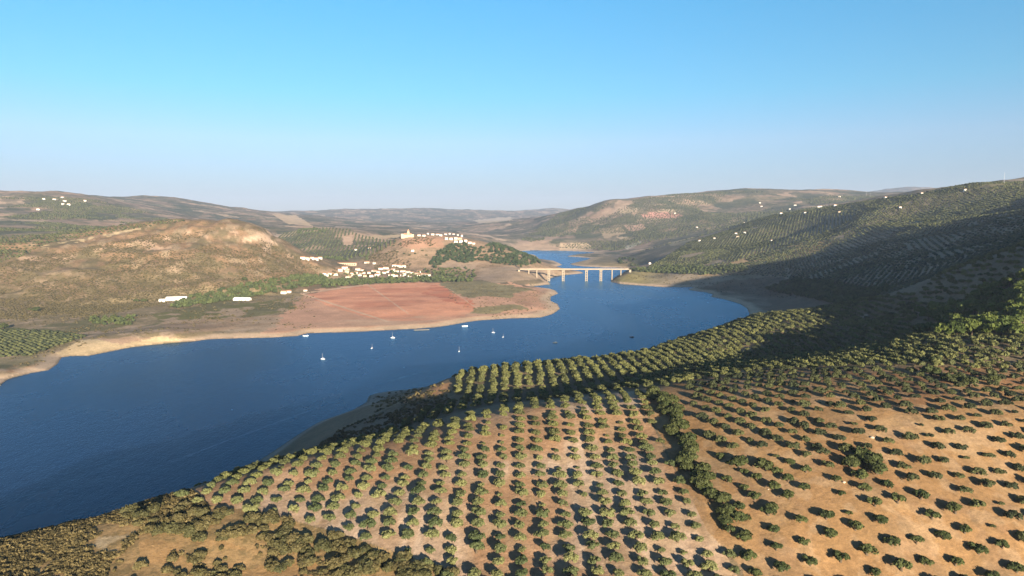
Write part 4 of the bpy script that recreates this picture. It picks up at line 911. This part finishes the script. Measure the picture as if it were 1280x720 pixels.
# ------------------------------------------------------------------ viaduct
def viaduct():
    y0_ = 1720.0; xs = lambda px: float(at_dist(px, 340, y0_)[0]); deck_z = 31.0
    root = empty('viaduct', (xs(720), y0_, 0)); tag(root, 'long pale concrete viaduct on ladder-like piers across the reservoir', 'bridge')
    off = xs(720); xa, xb = xs(650)-off, xs(786)-off
    MB().box(xa, xb, -5, 5, deck_z-1.5, deck_z).obj('deck', MAT['concrete'], root)
    MB().box(xa, xb, -4.6, 4.6, deck_z+.004, deck_z+.06).obj('roadway', plain('asphalt', (.06, .06, .06)), root)
    for s in (-1, 1): MB().box(xa, xb, s*5-.15, s*5+.15, deck_z, deck_z+1.0).obj('parapet', MAT['concrete'], root)
    for px, big in ((661,0),(671,0),(686,1),(704,1),(733,1),(751,1),(765,0),(776,0)):
        x = xs(px)-off; zb = min(float(ground(x+off, y0_)), 20)-1.5; m = MB()
        if big:
            zb = -6
            for sx in (-1, 1): m.box(x+sx*2.3-.8, x+sx*2.3+.8, -2.5, 2.5, zb, deck_z-2.2)
            z = 2.0
            while z < deck_z-4: m.box(x-1.5, x+1.5, -2.2, 2.2, z, z+1.5); z += 4.4
            m.box(x-4, x+4, -4, 4, deck_z-3.6, deck_z-2.203)
        else: m.box(x-1.1, x+1.1, -2.5, 2.5, zb, deck_z-2.2).box(x-1.6, x+1.6, -4, 4, deck_z-3.4, deck_z-2.203)
        m.obj('pier', MAT['concrete'], root)
    for x, s in ((xa, -1), (xb, 1)): MB().box(min(x, x+s*5), max(x, x+s*5), -5.5, 5.5, deck_z-8, deck_z-1.6).obj('abutment', MAT['concrete'], root)
viaduct()

# ------------------------------------------------------------------ boats
def hull_mesh(L, B, D):
    m = MB(); n_ = 12; prof = []
    for k in range(n_+1):
        t = k/n_; wd = B/2*(1-t**2.6)*(0.75+0.25*min(1, t*4)); x = -L/2+L*t
        prof.append([(x, -wd, D+0.25*t), (x*.97, -wd*.72, 0.0), (x*.94, 0, -D*.5*(1-t)), (x*.97, wd*.72, 0.0), (x, wd, D+0.25*t)])
    v = [p for r_ in prof for p in r_]; f = []
    for k in range(n_):
        for j in range(4): a = k*5+j; f.append((a, a+1, a+6, a+5))
        f.append((k*5+4, k*5, k*5+5, k*5+9))
    f.append((0, 4, 3, 2, 1)); return m.add(v, f)
yacht = dict(hull=hull_mesh(8.5, 2.9, 0.95).mesh('hull', MAT['hull']), cabin=MB().box(-1.2, 2.2, -.8, .8, .95, 1.55, .25, .12).mesh('cabin', MAT['hull']), mast=MB().cyl((.7, 0, 1.3), (.7, 0, 11.5), .11, .08, 6).mesh('mast', MAT['alu']),
             boom=MB().cyl((.7, 0, 2.4), (-3.0, 0, 2.3), .07, .07, 6).mesh('boom', MAT['alu']), sail=MB().cyl((.6, 0, 2.6), (-2.8, 0, 2.5), .22, .14, 7).mesh('furled_sail', MAT['sail']), rud=MB().box(-4.5, -4.1, -.04, .04, -.8, .6).mesh('rudder', MAT['dark']))
SB_ = [(403.5,449,'sailing boat with bare mast moored nearest of all, far left'),(465,435.5,'small sailing boat second from the left on open water'),(491,422.5,'sailing boat with long white hull close to the red peninsula'),(574,439.5,'small sailing boat alone in the middle of the water'),(616.5,416,'left sailing boat of the pair off the peninsula tip'),(629,421.5,'right smaller sailing boat of the pair off the peninsula tip')]
for k, (px, py, lb) in enumerate(SB_):
    x, y = at_level(px, py); root = empty('sailing_boat', (float(x), float(y), 0.0), [2.9, 1.3, 3.0, 1.5, 2.6, 1.2][k], [.62, .5, .7, .5, .6, .45][k]); tag(root, lb, 'sailing boat', 'moored sailing boats on the reservoir')
    for nm in ('hull', 'cabin', 'mast', 'boom'): link(nm, yacht[nm], root)
    h_ = [c for c in root.children if c.name.startswith('boom')][0]; link('furled_sail', yacht['sail'], h_); link('rudder', yacht['rud'], root)
def motorboat(px, py, lb, hm='hull', s=1.0, rz=0.1):
    x, y = at_level(px, py); root = empty('motor_boat', (float(x), float(y), 0), rz, s); tag(root, lb, 'motor boat')
    hull_mesh(6.5, 2.4, .8).obj('hull', MAT[hm], root); MB().box(-.6, 1.4, -.7, .7, .8, 1.5, .3, .1).obj('windscreen', MAT['glass'], root); MB().box(-3.6, -3.1, -.25, .25, -.3, 1.2).obj('outboard_motor', MAT['dark'], root)
motorboat(581, 408, 'white motor boat by the shore near the peninsula tip', s=1.3); motorboat(382, 420, 'white motor boat at the end of the pale sand spit', s=1.1)
motorboat(694, 428.5, 'dark open boat on the water right of the moored sailing boats', 'dark', .9); motorboat(790, 421.5, 'dark boat alone on the wide bend of the reservoir', 'dark', .9)
x, y = at_level(527, 412.5); root = empty('jetty', (float(x), float(y), 0), R(12)); tag(root, 'low white floating jetty on the shore of the red field', 'jetty')
MB().box(-11, 11, -1.1, 1.1, .1, .55).obj('deck', MAT['concrete'], root)
for s in (-9, -3, 3, 9): MB().cyl((s, 0, -1), (s, 0, 1.6), .18, .18, 7).obj('post', MAT['dark'], root)
